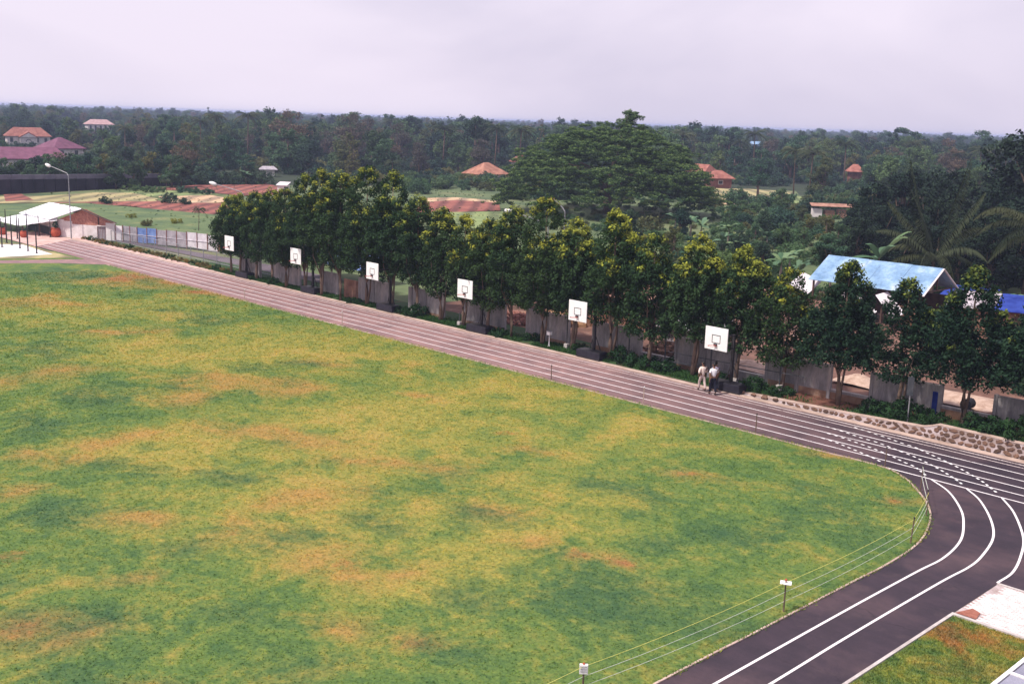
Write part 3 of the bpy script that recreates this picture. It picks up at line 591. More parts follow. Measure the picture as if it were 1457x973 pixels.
nb = 26000; cx = g.uniform(-12.68, -10.15, nb); cy = g.uniform(20, 32, nb); hh = g.uniform(.02, .07, nb); a = g.uniform(0, 2*PI, nb); w = g.uniform(.008, .018, nb); dx, dy = np.cos(a), np.sin(a); lx, ly = g.normal(size=nb)*.025, g.normal(size=nb)*.025; z0 = np.full(nb, -.01)
V = np.stack([np.stack([cx-dx*w, cy-dy*w, z0], -1), np.stack([cx+dx*w, cy+dy*w, z0], -1), np.stack([cx+dx*w*.5+lx, cy+dy*w*.5+ly, hh], -1), np.stack([cx-dx*w*.5+lx, cy-dy*w*.5+ly, hh], -1)], 1)
me = quad_mesh('grass', V, {'shade': g.uniform(0, 1, nb)}, M['blade']); X, Y = np.repeat(cx, 4), np.repeat(cy, 4)
for nme, val in (('dry', .15+.35*(wob(X*1.1+4, Y*1.1) > .1)), ('lush', .25+.3*(wob(X+1, Y*.9) < -.05)), ('bare', .75*np.exp(-((Y-31)/1.3)**2)+.7*np.exp(-(((Y-30)+(X+11.8)*1.2)/.6)**2)), ('sun_worn', .25+0*X)):
    a_ = me.attributes.new(nme, 'FLOAT', 'POINT'); a_.data.foreach_set('value', np.asarray(val, dtype=np.float32))
props(link('grass', me), 'mixed green and reddish grass on the small lawn at the lower right corner', 'grass', kind='stuff')
pav = thing('paved_patch', None, None); pav['kind'] = 'structure'
link('bed', poly_mesh('bed', [(-12.78,32.1),(-6,32.1),(-6,35.45),(-12.78,35.45)], .012), M['mortar'], pav)
link('worn_corner', poly_mesh('worn_corner', [(-12.74,32.16),(-12.1,32.2),(-12.2,32.75),(-12.5,32.9)], .046), M['plot_dirt'], pav)
pb = MB(); rnd = random.Random(4)
for i in range(int(6.7/.21)):
    for j in range(int(3.3/.105)):
        x = -12.74+i*.21+(.105 if j % 2 else 0); y = 32.16+j*.105
        if x > -6.2 or (x < -12.2 and y < 32.7 and x+y < 20.5) or (x < -12.6+rnd.uniform(0, .15) and y > 34.4): continue
        z = .028+rnd.uniform(-.003, .004); pb.box(x, x+.2, y, y+.095, .013, z)
pb.obj('pavers', M['paver'], pav)['kind'] = 'stuff'
ribbon([(-12.8,32.05),(-6,32.05)], .13, -.02, .06).obj('kerb', M['concrete'], pav)
ribbon([(-12.8,35.5),(-6,35.5)], .10, -.02, .05).obj('kerb', M['concrete'], pav)
ct = thing('slab_court', None, None); ct['kind'] = 'structure'
ribbon([(-10.06,-12),(-10.06,31.3)], .11, -.02, .07).obj('kerb', M['white_paint'], ct)
ribbon([(-10.0,29.55),(-4,29.55)], .11, -.02, .075).obj('kerb', M['white_paint'], ct)
ribbon([(-9.2,29.5),(-9.2,20)], .09, -.02, .072).obj('kerb', M['white_paint'], ct)
slab = MB().box(.008, .992, .008, .992, 0, .04).mesh('slab')
slab.materials.append(M['slab'])
for i in range(5):
    for j in range(12):
        x = -9.98+i*1.0; y = 20.5+j*1.0
        if y > 28.4 and y < 29.5: y -= .0
        link('slab', slab, None, ct, loc=(x, y+(-.03 if y < 29 else .12), rnd.uniform(-.004, .004)))

# white concrete court at the far left end
sheet('white_court', [(-110.55, 34.86),(-109.73, 38.42),(-109.44, 41.11),(-109.44, 43.37),(-114.02, 43.57),(-118.44, 43.90),(-119.82, 42.03),(-122.97, 38.88)], .02, M['court_white'])
sheet('court_verge', [(-109.79, 34.61),(-107.08, 41.41),(-105.81, 44.16),(-111.70, 44.07),(-119.48, 44.29),(-124.88, 39.50)], .012, M['crop_straw'])

# fields beyond
for nme, pts_, mt in [
  ('grass_plot', [(-170.02, 52.21),(-166.76, 71.31),(-142.36, 79.14),(-116.80, 76.51),(-111.45, 61.88),(-119.45, 57.44),(-126.42, 57.30),(-134.53, 41.11)], 'crop_lush'),
  ('grass_plot', [(-185.40, 57.02),(-182.15, 70.97),(-186.83, 82.45),(-183.49, 87.23),(-170.65, 85.34),(-165.51, 82.40),(-168.18, 75.28),(-171.21, 52.58)], 'crop_straw'),
  ('tilled_plot', [(-186.91, 66.59),(-187.56, 69.64),(-174.37, 66.61),(-173.18, 61.95)], 'soil_red'),
  ('tilled_plot', [(-173.01, 66.29),(-168.54, 74.31),(-166.68, 83.34),(-157.98, 90.35),(-146.27, 84.79),(-141.38, 78.60),(-147.29, 76.30),(-159.77, 74.77),(-165.04, 68.42)], 'soil_red'),
  ('tilled_plot', [(-192.49, 94.25),(-202.02, 112.46),(-203.27, 125.43),(-188.82, 120.49),(-173.04, 113.42),(-171.81, 101.03),(-177.14, 101.06),(-187.67, 97.33)], 'soil_red'),
  ('dry_plot', [(-174.81, 87.43),(-174.84, 97.28),(-169.83, 96.88),(-159.13, 91.26),(-162.32, 82.92)], 'soil_pale'),
  ('grass_plot', [(-199.31, 91.36),(-194.21, 95.10),(-186.03, 96.48),(-175.63, 100.20),(-173.38, 96.47),(-173.40, 86.72),(-180.83, 84.70)], 'crop_green'),
  ('tilled_plot', [(-148.53, 123.24),(-150.06, 132.76),(-142.11, 135.77),(-129.70, 124.28),(-130.94, 111.52),(-133.29, 109.20)], 'soil_red'),
  ('dry_plot', [(-156.43, 129.78),(-155.50, 137.56),(-145.88, 139.35),(-142.35, 135.13),(-150.06, 132.76),(-148.53, 123.24)], 'soil_pale'),
  ('grass_plot', [(-132.29, 108.39),(-128.54, 123.65),(-103.55, 102.96),(-116.89, 97.05)], 'crop_green'),
  ('dry_plot', [(-157.29, 219.82),(-152.31, 227.87),(-141.18, 231.29),(-129.80, 210.55),(-134.91, 202.05),(-140.91, 197.09)], 'crop_straw'),
  ('dry_plot', [(-133.21, 189.35),(-129.61, 199.36),(-124.54, 196.80),(-118.42, 183.54),(-123.64, 174.73)], 'soil_pale'),
  ('grass_plot', [(-132.44, 209.14),(-130.11, 228.84),(-115.82, 209.62),(-119.17, 190.92)], 'crop_green'),
  ('grass_plot', [(-109.43, 192.85),(-105.58, 198.04),(-98.16, 184.32),(-100.59, 178.70)], 'crop_lush'),
  ('grass_plot', [(-89.46, 131.10),(-92.07, 144.10),(-85.02, 144.38),(-79.81, 133.85),(-83.17, 123.64)], 'crop_green')]:
    sheet(nme, pts_, rnd.uniform(.01, .05), M[mt])

# ================================================================== THINGS
# ---- rubble retaining wall beside the outer lane
def rw_h(x): 
    if x > -22.6: return min(.72, .46+(x+22.6)*.5) if x < -22.1 else .72-.004*(x+22)
    return max(.06, .06+.20*(x+34)/7 if x < -27 else .26+.045*(x+27))
rw = thing('stone_retaining_wall', 'low rubble stone retaining wall with pale mortar along the outer edge of the track, stepping higher to the right', 'wall', (0, 0, 0))
xs = [-34+.4*i for i in range(int(36/.4)+1)]; mb = MB(); prof = []
for i in range(len(xs)-1):
    x0, x1 = xs[i], xs[i+1]; h0, h1 = rw_h(x0), rw_h(x1)
    mb.add([(x0,50.72,-.05),(x1,50.72,-.05),(x1,51.06,-.05),(x0,51.06,-.05),(x0,50.80,h0),(x1,50.80,h1),(x1,51.06,h1),(x0,51.06,h0)], [(0,1,5,4),(4,5,6,7),(3,7,6,2),(0,4,7,3),(1,2,6,5)])
mb.obj('mortar_core', M['mortar'], rw)
cp = MB()
for i in range(len(xs)-1):
    x0, x1 = xs[i], xs[i+1]; h0, h1 = rw_h(x0), rw_h(x1); j0 = .03*math.sin(i*2.1)
    cp.add([(x0,50.78,h0),(x1,50.78,h1),(x1,51.10,h1),(x0,51.10,h0),(x0,50.79,h0+.045),(x1,50.79,h1+.045),(x1,51.09,h1+.045),(x0,51.09,h0+.045)], [(0,1,5,4),(4,5,6,7),(3,7,6,2)])
cp.obj('coping', M['kerb'], rw)
stones = []
for k in range(7):
    r_ = random.Random(k); n = r_.choice([5, 6, 7]); v = []
    ang = sorted([2*PI*(i+r_.uniform(-.25, .25))/n for i in range(n)])
    for sc_, y in ((1.0, .02), (.93, -.035), (.62, -.06)): v += [(math.cos(a)*sc_*.5, y, math.sin(a)*sc_*.5) for a in ang]
    f = [(i, (i+1) % n, n+(i+1) % n, n+i) for i in range(n)]+[(n+i, n+(i+1) % n, 2*n+(i+1) % n, 2*n+i) for i in range(n)]+[tuple(2*n+i for i in range(n))]
    m_ = bpy.data.meshes.new('stone'); m_.from_pydata(v, [], f); m_.materials.append(M['stone']); stones.append(m_)
x = -30.6
while x < 1.8:
    h = rw_h(x); rows = 1 if h < .30 else 2 if h < .6 else 3
    wst = rnd.choice([.24, .32, .38, .46, .5])
    for r_ in range(rows):
        z = (r_+.5)*h/rows; sh = h/rows*.86
        o = link('stone', rnd.choice(stones), None, rw, loc=(x+wst/2+(.12 if r_ % 2 else 0)+rnd.uniform(-.03, .03), 50.735+.08*z/h, z+rnd.uniform(-.02, .02)), rot=(-.08, rnd.uniform(-.5, .5), 0))
        o.scale = (wst*rnd.uniform(.88, 1.06), 1, sh*rnd.uniform(1.0, 1.16))
    x += wst
for k, (x, s_) in enumerate(((-33.2,.35),(-32.4,.28),(-31.7,.4),(-31.0,.3))):
    o = link('stone', stones[k], None, rw, loc=(x, 50.78, .12), rot=(-.9, 0, 0)); o.scale = (s_*1.3, 1.5, s_*.8)

# ---- boundary wall in broken lengths behind the trees
def wall_y(x): return 51.6+.028*(x+85)
def wall_top(x): return 1.72+.36*(x+85)/65
def wall_run(x0, x1, label, pillars=(True, True), low=False, stain=False):
    cxm = (x0+x1)/2; ym = wall_y(cxm); ang = math.atan(.028); zb = float(zt(np.array(cxm)))-.12
    t = thing('boundary_wall', label, 'wall', (cxm, ym, zb), ang, 'lengths of the broken concrete boundary wall')
    Lh = (x1-x0)/2; n = max(1, round((x1-x0)/2.4)); H_ = .62 if low else wall_top(cxm)-zb; pw = (x1-x0)/n
    for i in range(n):
        a0 = -Lh+i*pw+(.09 if i or pillars[0] else 0); a1 = -Lh+(i+1)*pw-(.09 if i < n-1 or pillars[1] else 0); sl = wall_top(x0+ (i+.5)*pw)-wall_top(cxm) if not low else 0
        MB().box(a0, a1, -.06, .06, 0, H_+sl).obj('wall_panel', M['wall'], t, bevel=.01)
        if not low: MB().box(a0-.0, a1+.0, -.085, .085, H_+sl+.002, H_+sl+.06).obj('coping', M['concrete'] if i % 2 else M['wall'], t, bevel=.01)
        if stain: MB().box(a0+.05, a1-.05, -.067, -.06, 0, .5).obj('soil_stain', M['wall_stain'], t)
    for i in range(n+1):
        if (i == 0 and not pillars[0]) or (i == n and not pillars[1]): continue
        hp = (H_+.07) if not low else H_+.03
        MB().box(-Lh+i*pw-.09, -Lh+i*pw+.09, -.11, .11, 0, hp).obj('pillar', M['wall'], t, bevel=.01)
    if not low and not stain and x0 > -66: MB().box(-Lh+.12, Lh-.12, -.066, -.0605, 0, .34).obj('soil_stain', M['wall_stain'], t)
    if low: MB().box(-Lh+.1, Lh-.1, -.09, .09, H_+.002, H_+.05).obj('coping', M['concrete'], t, bevel=.01)
    return t
wall_run(-87.1, -84.4, 'short grey wall panel right behind the farthest basketball hoop')
wall_run(-82.3, -78.4, 'grey concrete wall length with blue roof showing over its right end')
wall_run(-75.3, -73.0, 'grey wall length between the blue roof and a gap, second hoop to its left')
wall_run(-70.2, -66.6, 'grey wall length directly behind the third hoop from the left')
wall_run(-64.1, -60.3, 'grey wall length ending at the open gap left of the fourth hoop')
wall_run(-58.0, -54.0, 'grey wall length directly behind the fourth hoop from the left')
wall_run(-51.8, -48.1, 'grey wall length with the small white box lamp in front of it')
wall_run(-45.9, -42.1, 'grey wall length just right of the fifth hoop, dark posts before it', stain=True)
wall_run(-42.1, -39.4, 'low remaining wall base with rubble heaped behind it', (False, False), low=True)
wall_run(-39.4, -35.2, 'grey wall length behind the two men and the sixth hoop')
wall_run(-35.2, -33.1, 'low remaining wall base in the gap right of the nearest hoop', (False, False), low=True)
wall_run(-33.1, -29.2, 'tall grey wall length stained with red soil, right of the nearest hoop', stain=True)
wall_run(-29.2, -26.8, 'low wall base with pale coping beside a slim tree trunk, sand heap behind', (False, False), low=True, stain=True)
w = wall_run(-26.8, -23.1, 'tall streaky grey wall length with a blue painted strip at its right end')
MB().box(1.45, 1.72, -.075, -.068, .1, 1.55).obj('blue_strip', M['blue_tarp'], w)
wall_run(-23.1, -20.4, 'low wall base in the bright gap near the right edge, with a drum behind it', (False, False), low=True, stain=True)
wall_run(-20.4, -12.0, 'grey wall length in deep shade at the right edge behind bushes')
d = thing('rusty_drum', 'dark round drum end standing behind the low wall near the right edge', 'drum', (-21.9, wall_y(-21.9)+.45, float(zt(np.array(-21.9)))+.02))
MB().tube([(0,-.3,.75),(0,.3,.75)], .27, 16).obj('barrel', M['black'], d); MB().tube([(0,-.31,.75),(0,-.28,.75)], .285, 16).obj('rim', M['dark_steel'], d); MB().box(-.2,.2,-.25,.25,0,.48).obj('cradle', M['wood_dark'], d)
# brick door-like panel between walls
t = thing('brick_gate_panel', 'rust red timber panel closing a gap in the wall left of the third hoop', 'gate', (-71.3, wall_y(-71.3), 0), .028)
for i in range(6): MB().box(-.95+i*.32, -.95+i*.32+.30, -.03, .03, .05, 1.55).obj('board', M['tin_rust'], t)
for z in (.35, 1.25): MB().box(-.98, .98, .032, .08, z, z+.1).obj('rail', M['wood_dark'], t)

# ---- basketball stands
def make_stand(label):
    t = thing('basketball_hoop', label, 'basketball hoop', (0, 0, 0), 0, 'portable basketball hoops along the outside of the track')
    b_ = MB().box(-.97, .97, -.40, .40, .03, .50).obj('base', M['ballast'], t, bevel=.03)
    for s in (-1, 1): MB().box(-.99, .99, s*.405-.012, s*.405+.012, .05, .12).obj('base_trim', M['black'], b_)
    MB().box(-.9, .9, -.34, .34, .502, .53).obj('base_lid', M['black'], b_)
    MB().beam((0, .18, .5), (0, .18, 3.2), .16, .16).obj('mast', M['black'], t, bevel=.01)
    for s in (-1, 1):
        MB().beam((s*.08, .18, 3.15), (s*.28, -1.42, 3.25), .055).obj('arm', M['black'], t)
        MB().beam((s*.08, .18, 2.35), (s*.28, -1.42, 2.95), .05).obj('brace', M['black'], t)
        MB().beam((s*.45, .3, .52), (s*.05, .2, 1.5), .045).obj('mast_stay', M['black'], t)
    MB().beam((-.6, -1.42, 3.62), (.6, -1.42, 3.62), .05).obj('board_frame', M['black'], t)
    MB().beam((-.6, -1.42, 2.82), (.6, -1.42, 2.82), .05).obj('board_frame', M['black'], t)
    bd = MB().box(-.74, .74, -1.50, -1.455, 2.52, 3.78).obj('backboard', M['board'], t, bevel=.006)
    q = MB(); z0, z1, w_, e_ = 2.90, 3.36, .28, .035
    q.box(-w_, w_, -1.508, -1.502, z1-e_, z1).box(-w_, w_, -1.508, -1.502, z0, z0+e_).box(-w_, -w_+e_, -1.508, -1.502, z0+e_, z1-e_).box(w_-e_, w_, -1.508, -1.502, z0+e_, z1-e_)
    q.obj('target_square', M['black'], bd)
    MB().box(-.09, .09, -1.60, -1.502, 2.76, 2.88).obj('rim_bracket', M['black'], t)
    rp = [(.23*math.cos(a_*PI/9), -1.84+.23*math.sin(a_*PI/9), 2.80) for a_ in range(19)]
    MB().tube(rp, .014, 6, False).obj('rim', M['red'], t)
    nt_ = MB()
    for k in range(12):
        a0 = k*PI/6
        for dr in (-1, 1): nt_.tube([(.23*math.cos(a0), -1.84+.23*math.sin(a0), 2.79), (.17*math.cos(a0+dr*.35), -1.84+.17*math.sin(a0+dr*.35), 2.58), (.13*math.cos(a0+dr*.1), -1.84+.13*math.sin(a0+dr*.1), 2.42)], .005, 3, False)
    return t
st0 = make_stand('farthest basketball hoop, at the left end of the row of trees')
labs = [None, 'second basketball hoop from the left, in front of the light blue canopy', 'third basketball hoop from the left, in front of the darkest tallest trees',
 'fourth basketball hoop from the left, left of the white box lamp', 'fifth basketball hoop with its black mast and arms showing right of the board', 'nearest and largest basketball hoop, standing behind the walking men']
for i, x in enumerate((-85.8, -75.4, -65.15, -54.85, -44.45, -34.05)):
    o = st0 if i == 0 else copy_tree(st0)
    if i: o['label'] = labs[i]
    o.location = (x, 50.9+(-.15 if i == 5 else 0), .02); o.rotation_euler = (0, 0, [.0, .01, -.015, .02, 0, -.01][i])

# ---- row trees
RT = [row_tree_meshes(11, 7.6, 1.75, 2.0, 4, 1.0), row_tree_meshes(12, 7.8, 1.55, 1.8, 3, .8), row_tree_meshes(13, 10.4, 2.5, 2.3, 6, .55), row_tree_meshes(14, 9.0, 2.1, 2.2, 5, .8),
      row_tree_meshes(15, 7.6, 2.2, 1.8, 5, .6), row_tree_meshes(16, 8.2, 1.9, 2.1, 5, 1.3)]
RTF = [row_tree_meshes(31, 7.6, 1.85, 2.2, 4, .9, False), row_tree_meshes(32, 7.8, 1.65, 2.2, 3, .7, False), row_tree_meshes(33, 10.4, 2.7, 2.4, 6, .5, False), row_tree_meshes(34, 9.0, 2.05, 2.4, 5, .7, False),
      row_tree_meshes(35, 7.6, 2.1, 2.1, 6, .45, False), row_tree_meshes(36, 8.2, 1.95, 2.3, 6, 1.1, False), row_tree_meshes(37, 8.0, 1.75, 2.2, 4, .8, False), row_tree_meshes(38, 7.7, 2.0, 2.1, 5, .6, False)]
RTC = [row_tree_meshes(51+k, 7.8, [2.3, 2.5, 2.1][k], 2.2, [3, 4, 2][k], .55, False, True, 'row_leaf_dark') for k in range(3)]
HOOPX = (-85.8, -75.4, -65.15, -54.85, -44.45, -34.05)
rowt = [ # x, y, mesh, height scale, label
 (-88.6, 51.2, 4, .92, 'leftmost tree of the row, bushy and low beside the metal fence'), (-86.6, 50.9, 0, .95, 'dark tree whose thin trunks rise just behind the farthest hoop'), (-84.0, 51.0, 4, 1.0, 'full tree just right of the farthest hoop'),
 (-81.3, 50.9, 3, .90, 'tree between the first and second hoops, the left one of two'), (-79.0, 50.8, 2, .80, 'tree between the first and second hoops, close left of the second board'), (-76.4, 51.0, 2, .92, 'tall tree right behind the second hoop, with yellow-green top'),
 (-73.9, 50.9, 2, .97, 'tall dark tree just right of the globe lamp'), (-71.0, 50.7, 3, 1.12, 'tree with forked lower trunk left of the third hoop'), (-68.1, 51.1, 2, 1.02, 'tallest tree of the row, its crown tip against the far village'),
 (-65.3, 51.4, 2, 1.00, 'tall tree behind the third hoop, right half of the highest crown mass'), (-62.4, 51.5, 3, .98, 'dark tree with sloping crown where the high group of trees ends'), (-59.6, 51.4, 1, 1.05, 'narrow pointed tree just left of the fourth hoop'),
 (-57.0, 51.3, 5, .95, 'rounded tree right behind the fourth hoop'), (-54.4, 51.2, 4, 1.02, 'tree to the right of the fourth hoop, dark in its lower half'), (-51.9, 51.1, 3, .98, 'tree with tall light top in front of the big spreading tree'),
 (-49.2, 51.3, 2, .93, 'tallest tree between the fourth and fifth hoops, behind the white box lamp'), (-46.7, 51.5, 5, 1.02, 'tree behind the fifth hoop, yellow-green top'), (-43.3, 51.3, 5, 1.12, 'broad tree with the brightest yellow crown, right of the fifth hoop'),
 (-40.4, 51.5, 4, 1.05, 'dull green tree without yellow growth, left of the walking men'), (-37.2, 51.6, 5, 1.0, 'yellow-topped tree standing behind the walking men'), (-34.4, 51.9, 0, 1.02, 'pointed tree right beside the nearest hoop'),
 (-31.6, 52.3, 4, .90, 'wide low tree between the nearest hoop and the pale blue roof'), (-28.1, 52.2, 1, .97, 'narrow dark tree with slim bare trunk in front of the pale blue roof'), (-24.9, 52.4, 0, .90, 'cone shaped tree behind the grey sign post'),
 (-21.6, 52.5, 4, .98, 'large rounded tree near the right edge, trunk in the bright wall gap'), (-17.9, 52.6, 5, .98, 'tree at the right edge of the picture')]
rowt += [(-14.6, 52.7, 0, 1.0, 'tree beyond the right edge of the picture'),]
for i, (x, y, k, s, lab) in enumerate(rowt[:-1]):
    free = not any(-2.2 < x-hx < 4.6+(1.5 if hx < -60 else 0) for hx in HOOPX)
    ms = RTF[(6 if i % 2 else 0) if k == 0 else ((7 if i % 2 else 4) if k == 4 else k)] if free else RT[k]
    if x > -30.5: ms = RTC[i % 3]
    plant('roadside_tree', ms, (x, y, float(zt(np.array(x)))-.02), s, .35*math.sin(i*1.9), lab, 'tree', 'row of trees along the track')

# ---- shrubs, hedge
BU = [bush_mesh(20+k, 1.0, [.9, 1.1, .7][k], M['hedge'], .14, 30, 50) for k in range(3)]
shr = [(-63.9,51.2,.8,'small dark bush in front of the gap left of the fourth hoop'), (-62.2,51.2,1.05,'rounded dark bush at the foot of the wall left of the fourth hoop'), (-53.2,51.2,.9,'dark bush at the base of the tree right of the fourth hoop'), (-50.6,51.9,.8,'low bush against the wall left of the white box lamp'),
 (-42.6,51.6,1.1,'dark bush by the rubble gap, left one of a spreading clump'), (-40.8,51.5,1.25,'spreading dark bush left of the walking men, largest of its clump'), (-39.0,51.5,1.1,'low dark bush directly left of the walking men'), (-32.9,51.5,.9,'bush right of the nearest hoop base'), (-31.3,51.7,.85,'leafy bush at the foot of the red-stained wall'),
 (-25.9,52.0,1.15,'dense bush left of the grey sign post'), (-24.3,51.9,1.2,'dense bush right behind the grey sign post'), (-22.9,52.1,1.0,'dense bush just left of the bright gap at the right edge'), (-20.2,52.0,1.25,'dark bush under the right edge trees, left one'), (-18.2,52.0,1.4,'dark bush under the right edge trees, near the picture edge'), (-16.2,52.1,1.3,'dark bush at the very right edge above the stone wall'),
 (-84.3,50.9,.6,'tiny bush by the wall panel near the farthest hoop'), (-81.2,50.9,.7,'small bush in the wall gap between the first and second hoops'), (-69.4,50.9,.75,'small bush left of the third hoop base'), (-46.4,51.7,.8,'bush behind the base of the fifth hoop'), (-35.6,52.0,.7,'small bush behind the nearest hoop')]
for i, (x, y, s, lab) in enumerate(shr):
    o = link('shrub', BU[i % 3], None, None, loc=(x, y, float(zt(np.array(x)))-.05), rot=(0, 0, i*1.3), label=lab, cat='shrub', group='dark shrubs between the track and the wall'); o['category'] = 'shrub'; o.scale = (s, s*.8, s)
hb = [bush_mesh(40+k, .75, .55, M['hedge_mix'] if k != 1 else M['hedge'], .11, 16, 40) for k in range(3)]
t = thing('hedge', 'low clipped hedge of alternating green and rusty bushes in front of the wire fence', 'hedge', (-105, 51.9, 0))
for i in range(27): 
    o = link('hedge_bush', hb[[0, 1, 0, 2][i % 4]], None, t, loc=(-15.2+i*1.15-0, -.45+.12*math.sin(i), 0), rot=(0, 0, i)); o.scale = (.95, .8, 1.0+.15*math.sin(i*2.3))
# verge grass of the planting strip
nb = 60000; cx = g.uniform(-92, -12, nb); cy = 50.75+np.abs(g.normal(size=nb))*.75; hh = g.uniform(.05, .2, nb); a = g.uniform(0, 2*PI, nb); w = g.uniform(.015, .035, nb)
kp = ((cx < -33) | (cy > 51.15)) & (cy < 53) & (np.sin(cx*.9)+np.sin(cx*2.3+1)+np.sin(cx*.31) > -1.1) & ~((cx > -31) & (cx < -26.5) & (g.uniform(size=nb) < .85)); cx, cy, hh, a, w = cx[kp], cy[kp], hh[kp], a[kp], w[kp]; nb = len(cx)
z0 = strip_z(cx, cy)-.02; dx, dy = np.cos(a), np.sin(a); lx, ly = g.normal(size=nb)*.05, g.normal(size=nb)*.05
V = np.stack([np.stack([cx-dx*w, cy-dy*w, z0], -1), np.stack([cx+dx*w, cy+dy*w, z0], -1), np.stack([cx+dx*w*.5+lx, cy+dy*w*.5+ly, z0+hh], -1), np.stack([cx-dx*w*.5+lx, cy-dy*w*.5+ly, z0+hh], -1)], 1)
M['verge'] = leaf_mat('verge_grass', (.02,.07,.02), (.06,.13,.04), None, .1)
props(link('grass', quad_mesh('grass', V, {'tint': g.uniform(0, 1, nb)}, M['verge'])), 'rough dark green grass verge between the track and the broken wall', 'grass', kind='stuff')

# ---- small furniture on the strip
t = thing('sign_post', 'slim grey sign post with dark plate beside the rubble wall near the right edge', 'sign', (-23.75, 51.25, .42))
MB().tube([(0,0,-.3),(0,0,2.35)], .032, 8).obj('pole', M['galv'], t); MB().box(-.17, .17, -.045, -.034, 1.35, 2.3).obj('plate', M['dark_steel'], t, bevel=.005)
t = thing('box_lamp', 'small white box lamp on a thin flared post between fourth and fifth hoops', 'lamp', (-48.36, 51.10, 0.06))
MB().lathe([(.11,0),(.10,.04),(.045,.12),(.03,.5),(.025,.8)], 10).obj('post', M['white_paint'], t); MB().box(-.13,.13,-.13,.13,.8,1.02).obj('head', M['white_paint'], t, bevel=.01); MB().box(-.15,.15,-.15,.15,1.022,1.06).obj('cap', M['galv'], t)
fp = [((-63.14, 51.59, 0.05), 2.3, 'at the bush left of the fourth hoop'), ((-57.24, 51.16, 0.05), 1.0, 'a short one just left of the fourth hoop base'), ((-47.29, 51.64, 0.06), 2.3, 'left of the fifth hoop'), ((-42.37, 51.99, 0.10), 2.6, 'right of the fifth hoop'), ((-39.34, 51.71, 0.12), 2.4, 'before the rubble gap'), ((-36.11, 51.84, 0.20), 2.4, 'behind the left walking man'), ((-34.37, 51.86, 0.20), 2.4, 'right of the nearest board'), ((-31.65, 52.08, 0.30), 2.2, 'before the red-stained wall')]
for i, (p, h_, w_) in enumerate(fp):
    t = thing('steel_post', 'thin dark steel post, '+w_, 'post', p, 0, 'thin dark posts in front of the wall')
    MB().tube([(0,0,0),(0,0,h_)], .04, 8).obj('post', M['dark_steel'], t); MB().box(-.14,.14,-.14,.14,-.1,.34).obj('footing', M['concrete'], t, bevel=.015)
rl = MB().beam((-39.2, 51.75, 1.25), (-30.2, 52.15, 1.35), .045); rl.beam((-39.2, 51.75, .7), (-35.0, 51.95, .75), .04)
props(rl.obj('guard_rail', M['dark_steel']), 'long dark horizontal pipe rail in front of the wall behind the walking men', 'rail')

# ---- field boundary posts and strings
fpo = [((-75.29,44.62),.85,0,'pale stake on the field edge across from the second hoop'), ((-62.27,44.6),1.0,0,'pale stake on the field edge before the third and fourth hoops'), ((-41.93,44.6),.85,1,'dark stake on the field edge, left of the pale one near the men'), ((-35.18,44.6),.92,0,'pale stake on the field edge below the walking men'),
 ((-28.19,44.6),.95,1,'dark stake on the field edge midway between the men and the bend'), ((-21.52,44.7),.85,1,'dark stake where the field edge starts to curve'), ((-18.85, 42.53),1.15,1,'dark stake on the bend, upper one of two joined by ropes'), ((-17.39,40.03),1.0,1,'dark stake at the tip of the bend, lower one of two joined by ropes'),
 ((-16.42,36.72),.98,1,'leaning dark stake on the grass just below the bend'), ((-16.35,28.21),1.02,1,'dark stake carrying a flat white plate at the grass edge'), ((-17.0,19.73),.9,1,'stake with white box sign at the bottom edge of the picture')]
tops = []
for i, ((x, y), h_, dk, lab) in enumerate(fpo):
    t = thing('field_stake', lab, 'stake', (x, y, 0), 0, 'stakes around the edge of the field')
    ln = [.02,.01,-.01,.02,0,.01,.03,-.03,.05,.0,.0][i]
    MB().tube([(0,0,-.1),(ln*.5,0,h_*.5),(ln,0,h_)], [.028,.025,.022], 7).obj('stake', M['bark'] if dk else M['kerb'], t)
    MB().lathe([(.034,0),(.034,.05),(.01,.07)], 7, (ln,0,h_-.02)).obj('cap', M['terracotta'] if i in (9,10) else (M['black'] if dk else M['white_paint']), t)
    if i == 9: MB().box(-.17, .17, -.14, .14, h_-.10, h_-.075).obj('plate', M['white_paint'], t, bevel=.004).rotation_euler = (0, 0, .5)
    if i == 10:
        pl = MB().box(-.11, .11, -.045, .045, .64, .90).obj('sign_box', M['white_paint'], t, bevel=.008); pl.rotation_euler = (0, 0, 0.75)
        for z in (.84, .78, .72): MB().box(-.09, .09, -.056, -.052, z, z+.012).obj('faint_line', M['galv'], pl)
    tops.append((x, y, h_))
def rope(label, mat, pts_, r=.0065):
    P = []
    for i in range(len(pts_)-1):
        a_, b_ = Vector(pts_[i]), Vector(pts_[i+1]); L_ = (b_-a_).length
        for k in range(8): u = k/8; q = a_.lerp(b_, u); q.z -= .012*L_*4*u*(1-u); P.append(q)
    P.append(Vector(pts_[-1])); return props(MB().tube(P, r, 5).obj('rope', mat), label, 'rope', 'ropes strung between the field stakes')
s7, s8, s9, s10, s11 = tops[6], tops[7], tops[8], tops[9], tops[10]
for k, (fz, mt, lab) in enumerate(((.93, 'rope_y', 'topmost yellowish rope strung along the lower right field edge'), (.62, 'rope', 'middle white rope strung along the lower right field edge'), (.32, 'rope', 'lowest white rope strung along the lower right field edge'))):
    rope(lab, M[mt], [(s8[0], s8[1], s8[2]*fz), (s9[0]+.03, s9[1], s9[2]*fz), (s10[0], s10[1], s10[2]*fz), (s11[0], s11[1], s11[2]*fz), (-17.4, 12, .85*fz)])
rope('upper rope of the pair between the two stakes on the bend', M['rope'], [(s7[0], s7[1], 1.1), (s8[0], s8[1], .95)], .010); rope('lower rope of the pair between the two stakes on the bend', M['rope'], [(s7[0], s7[1], .7), (s8[0], s8[1], .55)], .010)

